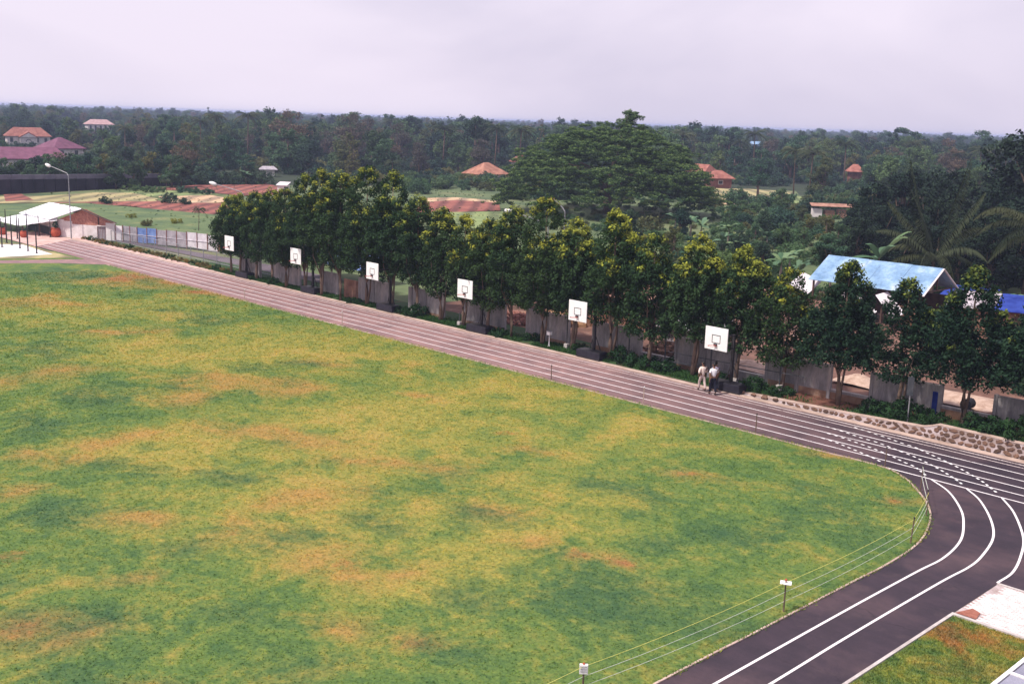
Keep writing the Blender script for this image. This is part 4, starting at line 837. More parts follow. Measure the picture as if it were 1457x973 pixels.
# ---- street lamps
def street_lamp(loc, az, label, h=7.0, arm=2.6, brown=False):
    t = thing('street_lamp', label, 'street lamp', loc, az, 'street lamps with long arms')
    MB().tube([(0,0,0),(0,0,h*.6),(0,0,h)], [.075,.055,.04], 8).obj('pole', M['galv'], t)
    MB().tube([(0,0,h-.05),(.25,0,h+.25),(arm*.5,0,h+.55),(arm,0,h+.9)], [.05,.045,.04,.035], 7).obj('arm', M['galv'], t)
    hd = MB().lathe([(.05,0),(.16,.1),(.19,.35),(.17,.6),(.08,.8)], 10).obj('head', M['white_paint'] if not brown else M['wood'], t, smooth=True); hd.location = (arm-.05, 0, h+.84); hd.rotation_euler = (0, math.radians(74), 0)
    return t
street_lamp((-121.6,50.35,0), math.radians(196), 'leftmost street lamp, its pole standing before the white-roofed shed', 7.0, 3.0)
street_lamp((-97.6,57.9,0), math.radians(215), 'street lamp whose white head shows over the red field left of the row of trees', 6.4, 2.9)
street_lamp((-56.2,58.8,0), math.radians(215), 'street lamp whose arm shows above the middle tree tops', 6.9, 2.6)
street_lamp((-64.5,69.5,0), math.radians(190), 'street lamp with brown cover showing before the big spreading tree', 7.0, 1.2, True)
t = thing('globe_lamp', 'round white globe lamp on a dark pole beside the second board', 'lamp', (-76.1, 51.6, 0)); MB().tube([(0,0,0),(0,0,4.1)], .05, 8).obj('pole', M['dark_steel'], t); MB().lathe([(.05,0),(.22,.1),(.28,.26),(.22,.44),(.06,.52)], 14, (0,0,4.1)).obj('globe', M['white_paint'], t, smooth=True)

# ---- black court poles at the far left
bp = [((-120.74, 43.06),3.6),((-118.66, 42.82),3.2),((-124.09, 45.42),2.6),((-115.63, 42.52),3.1),((-113.00, 42.33),4.0),((-110.70, 42.30),2.7),((-125.77, 48.41),2.4),((-123.86, 48.95),1.9),((-117.87, 40.36),3.4),((-117.32, 41.35),3.0)]
for i, (p, h_) in enumerate(bp):
    t = thing('court_pole', 'thin black pole by the white court at the far left, number %s counted from the left' % ['three', 'five', 'six', 'seven', 'eight', 'nine', 'ten', 'eleven', 'one', 'two'][i], 'pole', (*p, 0), 0, 'black poles around the white court')
    t['label'] = ['black pole at the far left rising in front of the white roof edge','black pole beside the back left corner of the white court','thin far black pole behind the white court','thick short black pole at the back edge of the white court','tallest black pole at the edge of the white court','black pole nearest the track at the white court','slim pole standing before the dark open shed','short pole just left of the round terracotta pot','pole beyond the left end of the white court','black pole at the left picture edge by the white court'][i]
    MB().tube([(0,0,0),(0,0,h_*.55),(0,0,h_)], [.075,.07,.04], 8).obj('pole', M['black'], t); MB().lathe([(.14,0),(.14,.06),(.08,.1)], 10).obj('foot', M['black'], t)
# ---- terracotta pots with plants
PB = bush_mesh(60, .55, 1.0, M['leaf_dark'], .16, 12, 30)
for i, (p, s, lab) in enumerate((((-123.96, 49.54),.85,'largest round terracotta pot, at the corner of the white shed'), ((-125.13, 46.50),.6,'squat terracotta pot among the black poles'), ((-128.88, 45.58),.65,'reddish pot at the left picture edge'))):
    t = thing('plant_pot', lab, 'plant pot', (*p, 0), 0, 'terracotta pots'); t.scale = (s, s, s)
    MB().lathe([(.35,0),(.62,.25),(.72,.6),(.66,.95),(.5,1.15),(.56,1.22)], 18).obj('pot', M['terracotta'], t, smooth=True); o = link('plant', PB, None, t, loc=(0, 0, 1.1)); o.scale = (1, 1, 1.5) if i == 0 else (.8,.8,.5)

# ---- white-roofed shed at the far left
sh = thing('brick_shed', 'whitewashed brick shed with white tin roof at the far left end of the track', 'shed', (-124.2, 49.9, 0), math.atan2(3.55, 6.7))
MB().box(0,.9,-.0,.2,0,2.0).obj('corner_pier', M['whitewash'], sh); MB().box(.9,2.0,.05,.2,0,1.85).obj('wall', M['whitewash'], sh); MB().box(2.0,5.3,.05,.2,0,1.55).obj('wall', M['whitewash'], sh)
MB().box(6.5,7.58,.0,.2,0,1.95).obj('wall', M['whitewash'], sh); MB().box(5.3,6.5,.14,.2,0,1.5).obj('wall', M['tin_grey'], sh)
MB().add([(.3,.05,1.85),(2,.05,1.85),(2,.05,1.56),(7.5,.05,1.56),(7.55,.05,1.97),(3.8,.05,3.3),(.3,.05,2.05),(.3,.2,1.85),(2,.2,1.85),(2,.2,1.56),(7.5,.2,1.56),(7.55,.2,1.97),(3.8,.2,3.3),(.3,.2,2.05)], [(0,1,5,6),(1,2,3,4,5),(7,13,12,8),(8,12,11,10,9)]).obj('brick_gable', M['brick'], sh)
MB().plate([(0,.2,0),(-8.3,4.9,0),(-8.3,4.9,1.9),(0,.2,1.9)], .15).obj('side_wall', M['whitewash'], sh); MB().plate([(7.5,.2,0),(-.8,4.9,0),(-.8,4.9,1.9),(7.5,.2,1.9)], .15).obj('side_wall', M['whitewash'], sh)
for k in range(6): MB().box(5.36+k*.21,5.39+k*.21,.0,.03,.1,1.5).obj('grille_bar', M['rust_post'], sh)
MB().box(5.3,6.5,-.0,.05,1.5,1.62).obj('lintel', M['whitewash'], sh); MB().box(5.45,5.6,.02,.06,1.7,2.6).obj('timber', M['wood_dark'], sh)
for k in range(9):
    o0, o1 = k/9, (k+1)/9-.006; dz = .03*math.sin(k*2.2); MB().plate([(-.7-8.3*o0,-.5+4.7*o0,1.95+dz),(3.8-8.3*o0,-.5+4.7*o0,3.42+dz),(3.8-8.3*o1,-.5+4.7*o1,3.42+dz),(-.7-8.3*o1,-.5+4.7*o1,1.95+dz)], .04).obj('roof_sheet', M['tin'], sh)
MB().plate([(3.8,-.5,3.40),(8.3,-.5,2.06),(0,4.2,2.06),(-4.5,4.2,3.40)], .05).obj('rear_roof', M['tin_grey'], sh)
MB().beam((3.8,-.52,3.38),(8.35,-.52,2.03),.09).obj('fascia', M['wood_dark'], sh); MB().beam((3.8,-.52,3.38),(-.75,-.52,1.9),.07).obj('fascia', M['tin_white'], sh)
ls = thing('open_shelter', 'low open shelter with sagging whitened tin roof joined to the left side of the shed', 'shed', (0, 0, 0))
fr = [(-123.49, 49.60, 1.90), (-125.74, 48.20, 1.44), (-127.54, 47.00, 1.05), (-132.88, 47.00, 1.03), (-143.10, 47.00, -0.38)]
bk = [(-128.79, 52.40, 3.21), (-133.32, 51.20, 2.41), (-134.00, 50.20, 1.88), (-139.11, 49.40, 0.90), (-150.29, 49.40, -0.50)]
for i in range(4):
    a_, b_, c_, d_ = fr[i+1], fr[i], bk[i], bk[i+1]
    a_, b_, c_, d_ = [(p[0], p[1], max(p[2], .6)) for p in (a_, b_, c_, d_)]
    n_ = 5
    for k in range(n_):
        u0, u1 = k/n_, (k+1)/n_-.012; A, B, Cc, D = map(Vector, (a_, b_, c_, d_)); zo = Vector((0, 0, rnd.uniform(0, .05)))
        MB().plate([A.lerp(B, u0)+zo, A.lerp(B, u1)+zo, D.lerp(Cc, u1)+zo, D.lerp(Cc, u0)+zo], .03).obj('roof_sheet', M['tin'], ls)
for i in range(1, 4): MB().beam((fr[i][0], fr[i][1]+.3, 0), (fr[i][0], fr[i][1]+.3, max(fr[i][2], .9)-.02), .12).obj('post', M['wood_dark'], ls)
MB().box(fr[3][0], fr[0][0]-.5, 49.9, 50.0, 0, .9).obj('back_screen', M['dark_steel'], ls)
# ---- sheet metal fence and chain link fence
mf = thing('sheet_metal_fence', 'patchwork fence of grey, white and blue tin sheets behind the road at left', 'fence', (-117.4, 53.6, 0), math.atan2(10.4, 32.4))
x = 0.0; i = 0
while x < 33:
    wd = 1.45 if x > 3 else 1.1; mt = {3: 'tin_blue', 4: 'tin_blue', 9: 'tin_white', 10: 'tin_white', 11: 'tile_orange', 12: 'tin_white'}.get(i, 'tin_grey' if i % 4 else 'tin_white')
    o = MB().box(x+.03, x+wd-.03, -.02, .02, .15, 1.75).obj('sheet', M[mt], mf); o.location = (0, rnd.uniform(-.03, .03), rnd.uniform(-.08, .06))
    MB().beam((x, -.06, 0), (x, -.06, 1.85), .07).obj('post', M['rust_post'], mf); x += wd; i += 1
MB().beam((0, -.05, .95), (33, -.05, .95), .05).obj('rail', M['tin_white'], mf)
cf = thing('chain_link_fence', 'low grey pipe fence with wire mesh between the hedge and the road', 'fence', (-117.2, 52.95, 0), .01)
for i in range(14): MB().tube([(i*2.5,0,-.05),(i*2.5,0,1.25)], .04, 7).obj('post', M['galv'], cf)
for z in (.15, 1.2): MB().tube([(0,0,z),(32.5,0,z)], .03, 6).obj('rail', M['galv'], cf)
wm = MB()
for i in range(130):
    for s in (-1, 1):
        xa = i*.25; xb = xa+s*1.05
        if 0 <= xb <= 32.5: wm.beam((xa, .01*s, .15), (xb, .01*s, 1.2), .008)
wm.obj('wire_mesh', M['galv'], cf)

# ---- yard: blue-roofed shelter, hut, tables, heaps
bs = thing('blue_roof_shelter', 'large open shelter with long pale blue sheet roof and timber posts behind the trees', 'shelter', (-40.3, 80, .2), .0)
n_ = 8
for k in range(n_):
    xa, xb = -4.75+k*9.5/n_, -4.75+(k+1)*9.5/n_-.015
    MB().plate([(xa,-2.9,2.75+.02*(k%2)),(xb,-2.9,2.75+.02*(k%2)),(xb,0,4.5+.01*(k%3)),(xa,0,4.5+.01*(k%3))], .03).obj('roof_sheet', M['blue_roof'], bs)
MB().plate([(-4.75,0,4.5),(4.75,0,4.5),(4.75,2.9,2.75),(-4.75,2.9,2.75)], .03).obj('rear_roof', M['blue_roof'], bs)
for s in (-1, 1): MB().beam((4.8,0,4.46),(4.8,s*3.0,2.66),.13,.05).obj('barge_board', M['whitewash'], bs)
for x in (-4.4,-1.5,1.5,4.4):
    for y in (-2.6, 2.6): MB().beam((x,y,-.3),(x,y,2.72),.12).obj('post', M['wood_dark'], bs)
    MB().beam((x,0,2.8),(x,0,4.4),.1).obj('king_post', M['wood_dark'], bs); MB().beam((x,-2.6,2.78),(x,2.6,2.78),.1).obj('tie_beam', M['wood_dark'], bs)
MB().box(-4.5,4.5,2.4,2.5,.0,2.2).obj('back_wall', M['wood_dark'], bs); MB().box(2.6,4.3,-2.2,-2.1,0,1.7).obj('side_panel', M['tin_rust'], bs)
MB().plate([(-1.6,-3.1,1.9),(1.0,-3.6,.6),(1.2,-2.7,1.0),(-1.4,-2.6,2.6)], .03).obj('hanging_sheet', M['tin_white'], bs)
MB().plate([(1.2,-3.2,2.3),(3.0,-3.9,.9),(3.6,-3.0,1.2),(1.8,-2.5,2.6)], .03).obj('hanging_sheet', M['tin_white'], bs)
MB().plate([(-6.6,-2.6,2.1),(-4.6,-3.0,1.6),(-4.3,-1.6,2.5),(-6.2,-1.2,3.0)], .03).obj('lean_to_sheet', M['tin_white'], bs)
t = thing('tarpaulin_hut', 'low hut with deep blue tarpaulin roof at the right edge behind the trees', 'hut', (-31.2, 82, .2), .25)
MB().box(-3.8,3.6,-1.4,1.6,0,1.9).obj('wall', M['tin_rust'], t); MB().plate([(-4.2,-1.8,1.9),(-.9,-1.8,1.9),(-.8,1.9,2.7),(-4.2,1.9,2.7)], .05).obj('roof', M['tin_grey'], t); MB().plate([(-.85,-1.8,1.93),(2.2,-1.8,1.93),(2.2,1.9,2.73),(-.75,1.9,2.73)], .04).obj('tarpaulin', M['blue_tarp'], t); MB().box(.4,1.4,-1.45,-1.4,.0,1.5).obj('door', M['wood_dark'], t)
t = thing('tarpaulin_hut', 'second blue tarpaulin roof just right of the pale blue shelter gable', 'hut', (-36.0, 86, .1), .1)
MB().box(-1.6,1.6,-1.4,1.4,0,1.7).obj('wall', M['tin_rust'], t); MB().plate([(-1.9,-1.7,1.8),(1.9,-1.7,1.8),(1.9,1.7,2.5),(-1.9,1.7,2.5)], .04).obj('tarpaulin', M['blue_tarp'], t)
t = thing('rusty_shack', 'rust red tin shack seen between trunks behind the fifth hoop', 'shack', (-50.6, 61, .0), .15)
for k in range(9): MB().box(-2.9+k*.65,-2.9+k*.65+.63,-1.5-.03*(k%2),-1.42-.03*(k%2),0,2.5).obj('sheet', M['tin_rust'], t)
MB().box(-2.9,2.9,-1.4,1.5,0,2.4).obj('wall', M['wood_dark'], t); MB().plate([(-3.2,-1.9,2.45),(3.2,-1.9,2.45),(3.2,1.9,3.0),(-3.2,1.9,3.0)], .04).obj('roof', M['tin_rust'], t)
t = thing('grey_hut', 'low grey hut with white-edged sloping sheet roof behind the rubble gap', 'hut', (-43.5, 60.5, .1), .1)
MB().box(-1.8,1.8,-1.2,1.2,0,1.0).obj('wall', M['tin_grey'], t); MB().plate([(-2.2,-1.6,1.0),(2.2,-1.6,1.0),(2.0,1.5,1.6),(-2.0,1.5,1.6)], .04).obj('roof', M['tin_grey'], t); MB().beam((-2.2,-1.62,1.0),(2.2,-1.62,1.0),.07).obj('edge_strip', M['tin_white'], t)
t = thing('blue_canopy', 'light blue tarpaulin canopy over the yard behind the second hoop', 'canopy', (-80.6, 57.5, 0), .1)
MB().plate([(-3.6,-2.2,1.75),(0,-2.4,1.7),(.1,1.8,2.75),(-3.4,2,2.8)], .03).obj('tarpaulin', M['blue_tarp2'], t); MB().plate([(.02,-2.4,1.68),(5.2,-2.2,1.5),(4.8,1.8,2.55),(.12,1.8,2.73)], .03).obj('tarpaulin', M['blue_tarp2'], t)
for x, y, z in ((-3.4,-2,1.75),(0,-2.2,1.68),(5,-2,1.5),(-3.2,1.8,2.7),(4.6,1.6,2.5)): MB().beam((x,y,0),(x,y,z),.09).obj('pole', M['wood_dark'], t)
for i, (p, rz, lab) in enumerate(((((-37.34, 62.06, 0.30)), .2, 'raw timber work table heaped with planks behind the red-stained wall'), (((-36.58, 64.27, 0.30)), .5, 'second timber table with a pale sheet on it, behind the first'))):
    t = thing('work_table', lab, 'table', p, rz, 'timber tables in the yard')
    for k in range(5): MB().box(-1.5,1.5,-.55+k*.22,-.55+k*.22+.2,.72,.77+.01*(k%2)).obj('plank', M['wood'] if i == 0 or k < 3 else M['tin_white'], t)
    for sx in (-1.3,1.3):
        for sy in (-.45,.45): MB().beam((sx,sy,0),(sx,sy,.72),.09).obj('leg', M['wood_dark'], t)
def heap(name, label, cat, loc, rx, ry, h, mat, n=160, size=.16, seed=0):
    r_ = random.Random(seed); mb = MB()
    for _ in range(n):
        a = r_.uniform(0, 2*PI); q = math.sqrt(r_.random()); x, y = math.cos(a)*q*rx, math.sin(a)*q*ry; z = h*(1-q*q)*r_.uniform(.7, 1); s = size*r_.uniform(.5, 1.3)
        A = Vector((r_.gauss(0,1), r_.gauss(0,1), r_.gauss(0,.5))).normalized(); mb.beam(Vector((x,y,z))-A*s*.6, Vector((x,y,z))+A*s*.6, s*.8, s*.5)
    return link(name, mb.mesh(name), mat, None, None or 0, loc, label=label, cat=cat, kind='stuff')
heap('rubble_heap', 'broken brick rubble heaped behind the low wall left of the men', 'rubble', (-42.39, 55.83, 0.20), 1.6, 1.0, .6, M['stone'], 240, .22, 1)
heap('rubble_heap', 'heap of brown rubble behind the wall left of the box lamp', 'rubble', (-56.52, 56.14, 0.10), 2.4, 1.4, .6, M['brick'], 240, .22, 2)
heap('timber_heap', 'scattered timber offcuts in the yard behind the fifth hoop', 'timber', (-55.03, 58.33, 0.10), 3.0, 1.4, .5, M['wood'], 160, .4, 3)
heap('timber_heap', 'pale timber offcuts lying by the grey hut', 'timber', (-42.80, 59.94, 0.20), 2.0, 1.0, .4, M['wood'], 90, .35, 4)
def mound(label, loc, rx, ry, h, mat):
    me, X, Y = grid_mesh('sand_heap', -rx, rx, -ry, ry, .15, lambda X, Y: h*np.exp(-((X/rx)**2+(Y/ry)**2)*2.2)*(1+.15*wob(X*4, Y*4))-.06)
    o = link('sand_heap', me, mat, None, loc=loc, label=label); o['category'] = 'sand heap'; return o
M['sand'] = pmat('pale_sand', (.34,.22,.17), (.52,.38,.31), 3, .95, .4)
mound('pale sand heap beyond the low wall right of the red-stained wall', (-29.97, 57.87, 0.35), 1.3, 1.1, .5, M['sand'])
mound('long pale sand heap in the bright gap near the right edge', (-23.89, 57.94, 0.50), 3.2, 1.6, .35, M['sand'])
mound('pink sand heap in the gap right of the nearest hoop', (-36.35, 56.38, 0.30), 1.8, 1.2, .4, M['sand'])

# ---- far wall and hedge at left
a0 = Vector((-185.07, 57.95)); a1 = Vector((-200.86, 104.51)); dv = a1-a0; ln = dv.length; n_ = 22
fw_ = thing('long_dark_wall', 'long dark purple-grey wall with a lighter capping beyond the fields at left', 'wall', (a0.x, a0.y, 0), math.atan2(dv.y, dv.x))
M['far_wall'] = pmat('dark_stained_wall', (.012,.010,.018), (.035,.028,.045), .3, .95, .3, vary=.2); M['far_cap'] = pmat('wall_capping', (.11,.10,.14), (.17,.15,.20), .5, .9, .3)
for k in range(n_):
    p0, p1 = k*ln/n_, (k+1)*ln/n_; hgt = 3.3-1.1*(k/n_)
    MB().box(p0+.05, p1-.05, -.12, .12, -.2, hgt-.75).obj('wall_panel', M['far_wall'], fw_); MB().box(p0, p1-.04, -.2, .2, hgt-.75, hgt).obj('capping', M['far_cap'], fw_); MB().box(p0-.2, p0+.2, -.25, .05, -.2, hgt-.8).obj('pillar', M['far_wall'], fw_)
HB = [bush_mesh(70+k, 2.2, 3.4, M['leaf_dark'], .35, 40, 40) for k in range(2)]
h0, h1 = Vector((-201.82, 105.00)), Vector((-199.12, 123.36)); dv2 = h1-h0
t = thing('dark_hedge', 'tall dark clipped hedge continuing right of the long dark wall', 'hedge', (h0.x, h0.y, 0), math.atan2(dv2.y, dv2.x))
for k in range(9): link('hedge_bush', HB[k % 2], None, t, loc=(k*dv2.length/8, 0, -.3), rot=(0, 0, k))
lb = [bush_mesh(74+k, 1.5, 1.3, M['leaf_green'], .25, 24, 36) for k in range(2)]
t = thing('field_hedge', 'low wavy green hedge dividing the plots in front of the dark hedge', 'hedge', (*(-196.56, 90.49), 0))
for k, (x, y) in enumerate(((-196.56, 90.49), (-191.80, 90.14), (-188.01, 90.19), (-185.10, 90.62), (-183.76, 91.94), (-182.38, 96.21), (-180.22, 97.24), (-176.56, 97.42))): link('hedge_bush', lb[k % 2], None, t, loc=(x-t.location.x, y-t.location.y, 0), rot=(0, 0, k))

# ---- houses
def hip(mb, L_, Wd, z0, z1, ov=.6, hipf=.5):
    a, b_ = L_/2+ov, Wd/2+ov; r_ = a-b_*hipf
    return mb.add([(-a,-b_,z0),(a,-b_,z0),(a,b_,z0),(-a,b_,z0),(-r_,0,z1),(r_,0,z1),(-a,-b_,z0-.15),(a,-b_,z0-.15),(a,b_,z0-.15),(-a,b_,z0-.15)], [(0,1,5,4),(1,2,5),(2,3,4,5),(3,0,4),(6,7,1,0),(7,8,2,1),(8,9,3,2),(9,6,0,3),(9,8,7,6)])
CAMAZ = math.atan2(.688276, -.697954)
def house(name, label, pos, L_, Wd, ze, zr, roofm, wallm, turn=0.0, hipf=.6, wins=4, gable=False):
    t = thing(name, label, 'house', (*pos, 0), math.atan2(pos[1], pos[0])-PI/2+turn)
    MB().box(-L_/2, L_/2, -Wd/2, Wd/2, 0, ze).obj('wall', M[wallm], t)
    hip(MB(), L_, Wd, ze, zr, .7, hipf).obj('roof', M[roofm], t)
    for k in range(wins):
        x = -L_/2+L_*(k+.5)/wins; f_ = MB().box(x-.6, x+.6, -Wd/2-.06, -Wd/2+.02, .9, ze-.5).obj('window', M['whitewash'], t); MB().box(x-.5, x+.5, -Wd/2-.08, -Wd/2-.062, 1.0, ze-.6).obj('pane', M['dark_steel'], f_)
    if gable:
        gx = -L_*.02; MB().box(gx-2.9, gx+2.9, -Wd/2-2.2, -Wd/2, 0, ze-.2).obj('porch_wall', M[wallm], t)
        MB().add([(gx-3.3,-Wd/2-2.7,ze-.3),(gx+3.3,-Wd/2-2.7,ze-.3),(gx,-Wd/2-2.7,ze+1.6),(gx-3.3,0,ze-.3),(gx+3.3,0,ze-.3),(gx,0,ze+1.6)], [(0,1,2),(0,2,5,3),(1,4,5,2),(0,3,4,1)]).obj('porch_roof', M[roofm], t)
        MB().add([(gx-2.6,-Wd/2-2.72,ze-.3),(gx+2.6,-Wd/2-2.72,ze-.3),(gx,-Wd/2-2.72,ze+1.15)], [(0,1,2)]).obj('porch_gable', M[wallm], t)
        MB().tube([(gx+math.cos(a_*PI/6)*.9, -Wd/2-2.26, 1.2+math.sin(a_*PI/6)*.9) for a_ in range(7)], .12, 5).obj('arch', M['dark_steel'], t)
    return t
HOUSES = [ # px position via angle: (pos, half width m, visible base z)
 ((-420.7, 159.7), 9, 1.9), ((-255.8, 92.5), 16, 3.2), ((-310.2, 126.5), 8, 3.2), ((-548.3, 243.7), 9, 6.2), ((-191.7, 178.6), 6, .5), ((-234.5, 232.2), 4, 2.5), ((-167.4, 230.7), 4, 2), ((-158.3, 224.8), 5, .5), ((-157.5, 290.0), 1.6, 3.6), ((-222.4, 138.5), 2, 1.6), ((-385.3, 584.4), 2, 5.4)]
house('white_house', 'white house with orange-red hip roof and arched front gable, beyond the trees at far left', HOUSES[0][0], 14.5, 8, 3.2, 6.3, 'tile_red', 'whitewash', .1, .7, 5, True)
house('low_house', 'long low house with maroon roof at the left picture edge', HOUSES[1][0], 24, 9, 2.8, 5.2, 'tile_purple', 'whitewash', .05, .5, 6)
house('low_house', 'small house with steep maroon hip roof right of the white house', HOUSES[2][0], 9, 8, 3.0, 5.9, 'tile_purple', 'whitewash', .6, 1.0, 2)
house('pink_house', 'large hazy pink house among far trees left of the first tall palm', HOUSES[3][0], 12, 8, 6.0, 8.4, 'tile_pink', 'whitewash', .2, .6, 5)
house('tiled_cottage', 'cottage with orange hip roof among gardens, left of the big spreading tree', HOUSES[4][0], 7.2, 6.5, 2.0, 4.6, 'tile_orange', 'whitewash', .7, .9, 2)
house('tiled_cottage', 'small pink roofed cottage peeping out left of the big spreading tree', HOUSES[5][0], 4.5, 4, 2.6, 4.6, 'tile_red', 'whitewash', .2, .9, 1)
house('tiled_cottage', 'cottage with white gable end right of the big spreading tree', HOUSES[6][0], 5, 4, 3.4, 5.2, 'tile_red', 'whitewash', -.7, .3, 1)
house('tiled_cottage', 'red roofed cottage at the edge of the pale plot right of the big tree', HOUSES[7][0], 5.5, 5, 2.4, 4.2, 'tile_red', 'tile_red', .3, .8, 1)
house('tiled_cottage', 'tiny coral red roof among the dark trees at right', HOUSES[8][0], 3.2, 4, 3.4, 5.4, 'tile_red', 'tile_red', .2, .6, 0)
house('white_shed', 'small pale shed behind the dark hedge', HOUSES[9][0], 2.6, 2.2, 1.7, 2.4, 'tin_grey', 'whitewash', .1, .4, 1)
house('tiled_cottage', 'distant pale blue cottage high among trees right of centre', HOUSES[10][0], 7, 5, 5.0, 6.6, 'blue_roof', 'blue_roof', .2, .4, 1)
t = thing('field_hut', 'small white hut with grey roof at the right end of the red field', 'hut', (*(-178.5, 114.4), 0), .6)
MB().box(-.9,.9,-.8,.8,0,1.3).obj('wall', M['whitewash'], t); MB().plate([(-1.1,-1,1.25),(1.1,-1,1.25),(1.1,1,1.8),(-1.1,1,1.8)], .05).obj('roof', M['tin_white'], t)
t = thing('roadside_stall', 'low open stall with pinkish panels across the small green plot at right', 'stall', (*(-94.9, 171.5), 0), .7)
for k in range(5): MB().box(-5+k*2.1,-3.4+k*2.1,-.8,.8,0,1.4-.2*(k%2)).obj('panel', [M['whitewash'], M['tin_rust'], M['tin_rust'], M['tin_grey'], M['whitewash']][k], t)
MB().plate([(-5.3,-1.2,1.9),(5.2,-1.2,1.9),(5.2,1.2,2.3),(-5.3,1.2,2.3)], .05).obj('roof', M['tin_rust'], t)

# ---- the big spreading rain tree
g = np.random.default_rng(77); cen = []; rad = []
RX, RTp = 16.8, 13.9; cx0, cy0 = (-118.8, 137.9)
def dome(q): return 2.5+11.0*max(0, 1-q**2.1)**.62
PADS = []
for k in range(620):
    a = g.uniform(0, 2*PI); q = g.uniform(0, 1)**.45; lob = 1+.07*math.sin(3*a+1)+.05*math.sin(7*a); lay = g.choice([0, 0, 0, .1, .2, .35, .5]); zz = dome(q)*(1+.06*math.sin(5*a+q*6))*(1-lay)+g.uniform(-.7, .5)
    if math.sin(a*4+q*9)*math.cos(q*13+a*2) > .8: continue
    PADS.append((math.cos(a)*q*RX*lob*g.uniform(.93, 1.07), math.sin(a)*q*RX*lob, max(1.6, zz+g.uniform(-.6, .9)), g.uniform(.9, 2.9)))
for k in range(20): u = k/19; a = g.uniform(0, 2*PI); w = (2.4*(1-u)+.7)*g.uniform(.2, 1); PADS.append((math.cos(a)*w+2.1, math.sin(a)*w+2.1, 12.4+u*4.2, 1.9-.8*u+g.uniform(-.3, .3)))
for k in range(6): a = g.uniform(0, 2*PI); PADS.append((math.cos(a)*1.2-2.2, math.sin(a)*1.2-2.2, 13.2+g.uniform(0, 1.0), .9))
for (x, y, z, R2) in PADS:
    for _ in range(int(5+R2*R2*2.6)): a = g.uniform(0, 2*PI); q = R2*math.sqrt(g.uniform(0, 1)); cen.append((x+math.cos(a)*q, y+math.sin(a)*q, z-.28*q*q/R2+g.uniform(-.12, .12))); rad.append(g.uniform(.38, .62))
V, tint, up = leaf_cloud(g, cen, rad, 34, .27, .08, .5, .6); lit_top = np.clip(up*1.1-.1, 0, 1)*g.uniform(.2, 1, len(tint))  # upward-facing leaves painted brighter, standing for light on the layers
t = thing('rain_tree', 'huge dome shaped spreading tree with layered dark foliage rising behind the row of trees', 'tree', (cx0, cy0, 0))
link('crown', quad_mesh('crown', V, {'tint': tint, 'young': lit_top}, M['rain_leaf']), None, t)
tm = MB().tube([(0,0,-.5),(.2,0,2),(0,0,4.5)], [1.1,.8,.7], 12)
for k in range(9): a = k*2*PI/9; tm.tube([(0,0,3.6),(math.cos(a)*5,math.sin(a)*5,7.0),(math.cos(a)*12,math.sin(a)*12,8.2)], [.4,.25,.08], 7, False)
tm.tube([(0,0,4),(.9,1,10),(2.1,2.1,16.2)], [.5,.3,.05], 7); tm.obj('trunk', M['bark'], t, smooth=True)

CAMAZ = math.atan2(.688276, -.697954)
LMK = [(-40,'far left edge'),(20,'by the maroon roof'),(55,'by the white house'),(110,'right of the white house'),(150,'below the pink house'),(185,'by the left palm'),(238,'by the dark pointed tree'),(300,'above the dark hedge'),(355,'below the left horizon palm'),(416,'below the round-headed horizon tree'),(470,'above the second hoop'),(525,'above the highest row trees'),(580,'above the third hoop'),(640,'left of the orange cottage'),(690,'above the orange cottage'),(738,'right of the orange cottage'),(800,'behind the rain tree, left side'),(870,'behind the rain tree top'),(940,'behind the rain tree, right side'),(1000,'by the two red roofs'),(1065,'above the pale plot'),(1130,'by the drooping palms'),(1200,'by the coral roof'),(1262,'below the peaked horizon tree'),(1330,'above the big palm fan'),(1390,'below the lone layered tree'),(1450,'at the right edge'),(1540,'beyond the right edge')]
def lm(px): return min(LMK, key=lambda q: abs(q[0]-px))[1]
def band(r, cuts, names): return names[sum(r > c for c in cuts)]
def polar(ang, r): c_, s_ = math.cos(CAMAZ-ang), math.sin(CAMAZ-ang); return (c_*r, s_*r)
def pa(px): return math.atan((px-728.5)/1530)
# ---- tree kinds used around the village
GV = [broad_tree_meshes(180+k, 10, 4.6, M['leaf_grove_shade'], .40, 200, 34) for k in range(3)]
TK = {'green': [broad_tree_meshes(100+k, 10, 4.3, M['leaf_green'], .42, 175, 34) for k in range(3)],
      'dark': [broad_tree_meshes(110+k, 10, 4.2, M['leaf_dark'], .42, 190, 34) for k in range(3)],
      'brown': [broad_tree_meshes(120+k, 10, 4.0, M['leaf_brown'], .34, 170, 30, open_=.2) for k in range(2)],
      'fresh': [broad_tree_meshes(170+k, 10, 3.9, M['leaf_fresh'], .40, 150, 34) for k in range(2)],
      'olive': [broad_tree_meshes(130+k, 10, 3.6, M['leaf_olive'],   .38, 165, 30) for k in range(2)],
      'slender': [broad_tree_meshes(140+k, 10, 2.1, M['leaf_olive'], .34, 90, 30, 'cone', bare=.08) for k in range(2)],
      'tall': [broad_tree_meshes(150+k, 10, 2.6, M['leaf_dark'], .40, 90, 34, 'tall', bare=.1) for k in range(2)],
      'tiered': [broad_tree_meshes(160+k, 10, 5.2, M['leaf_green'], .42, 80, 40, 'tiered', bare=.25) for k in range(2)]}
PK = [palm_meshes(200+k, [11, 9.5, 12][k], 4.2, 24) for k in range(3)]
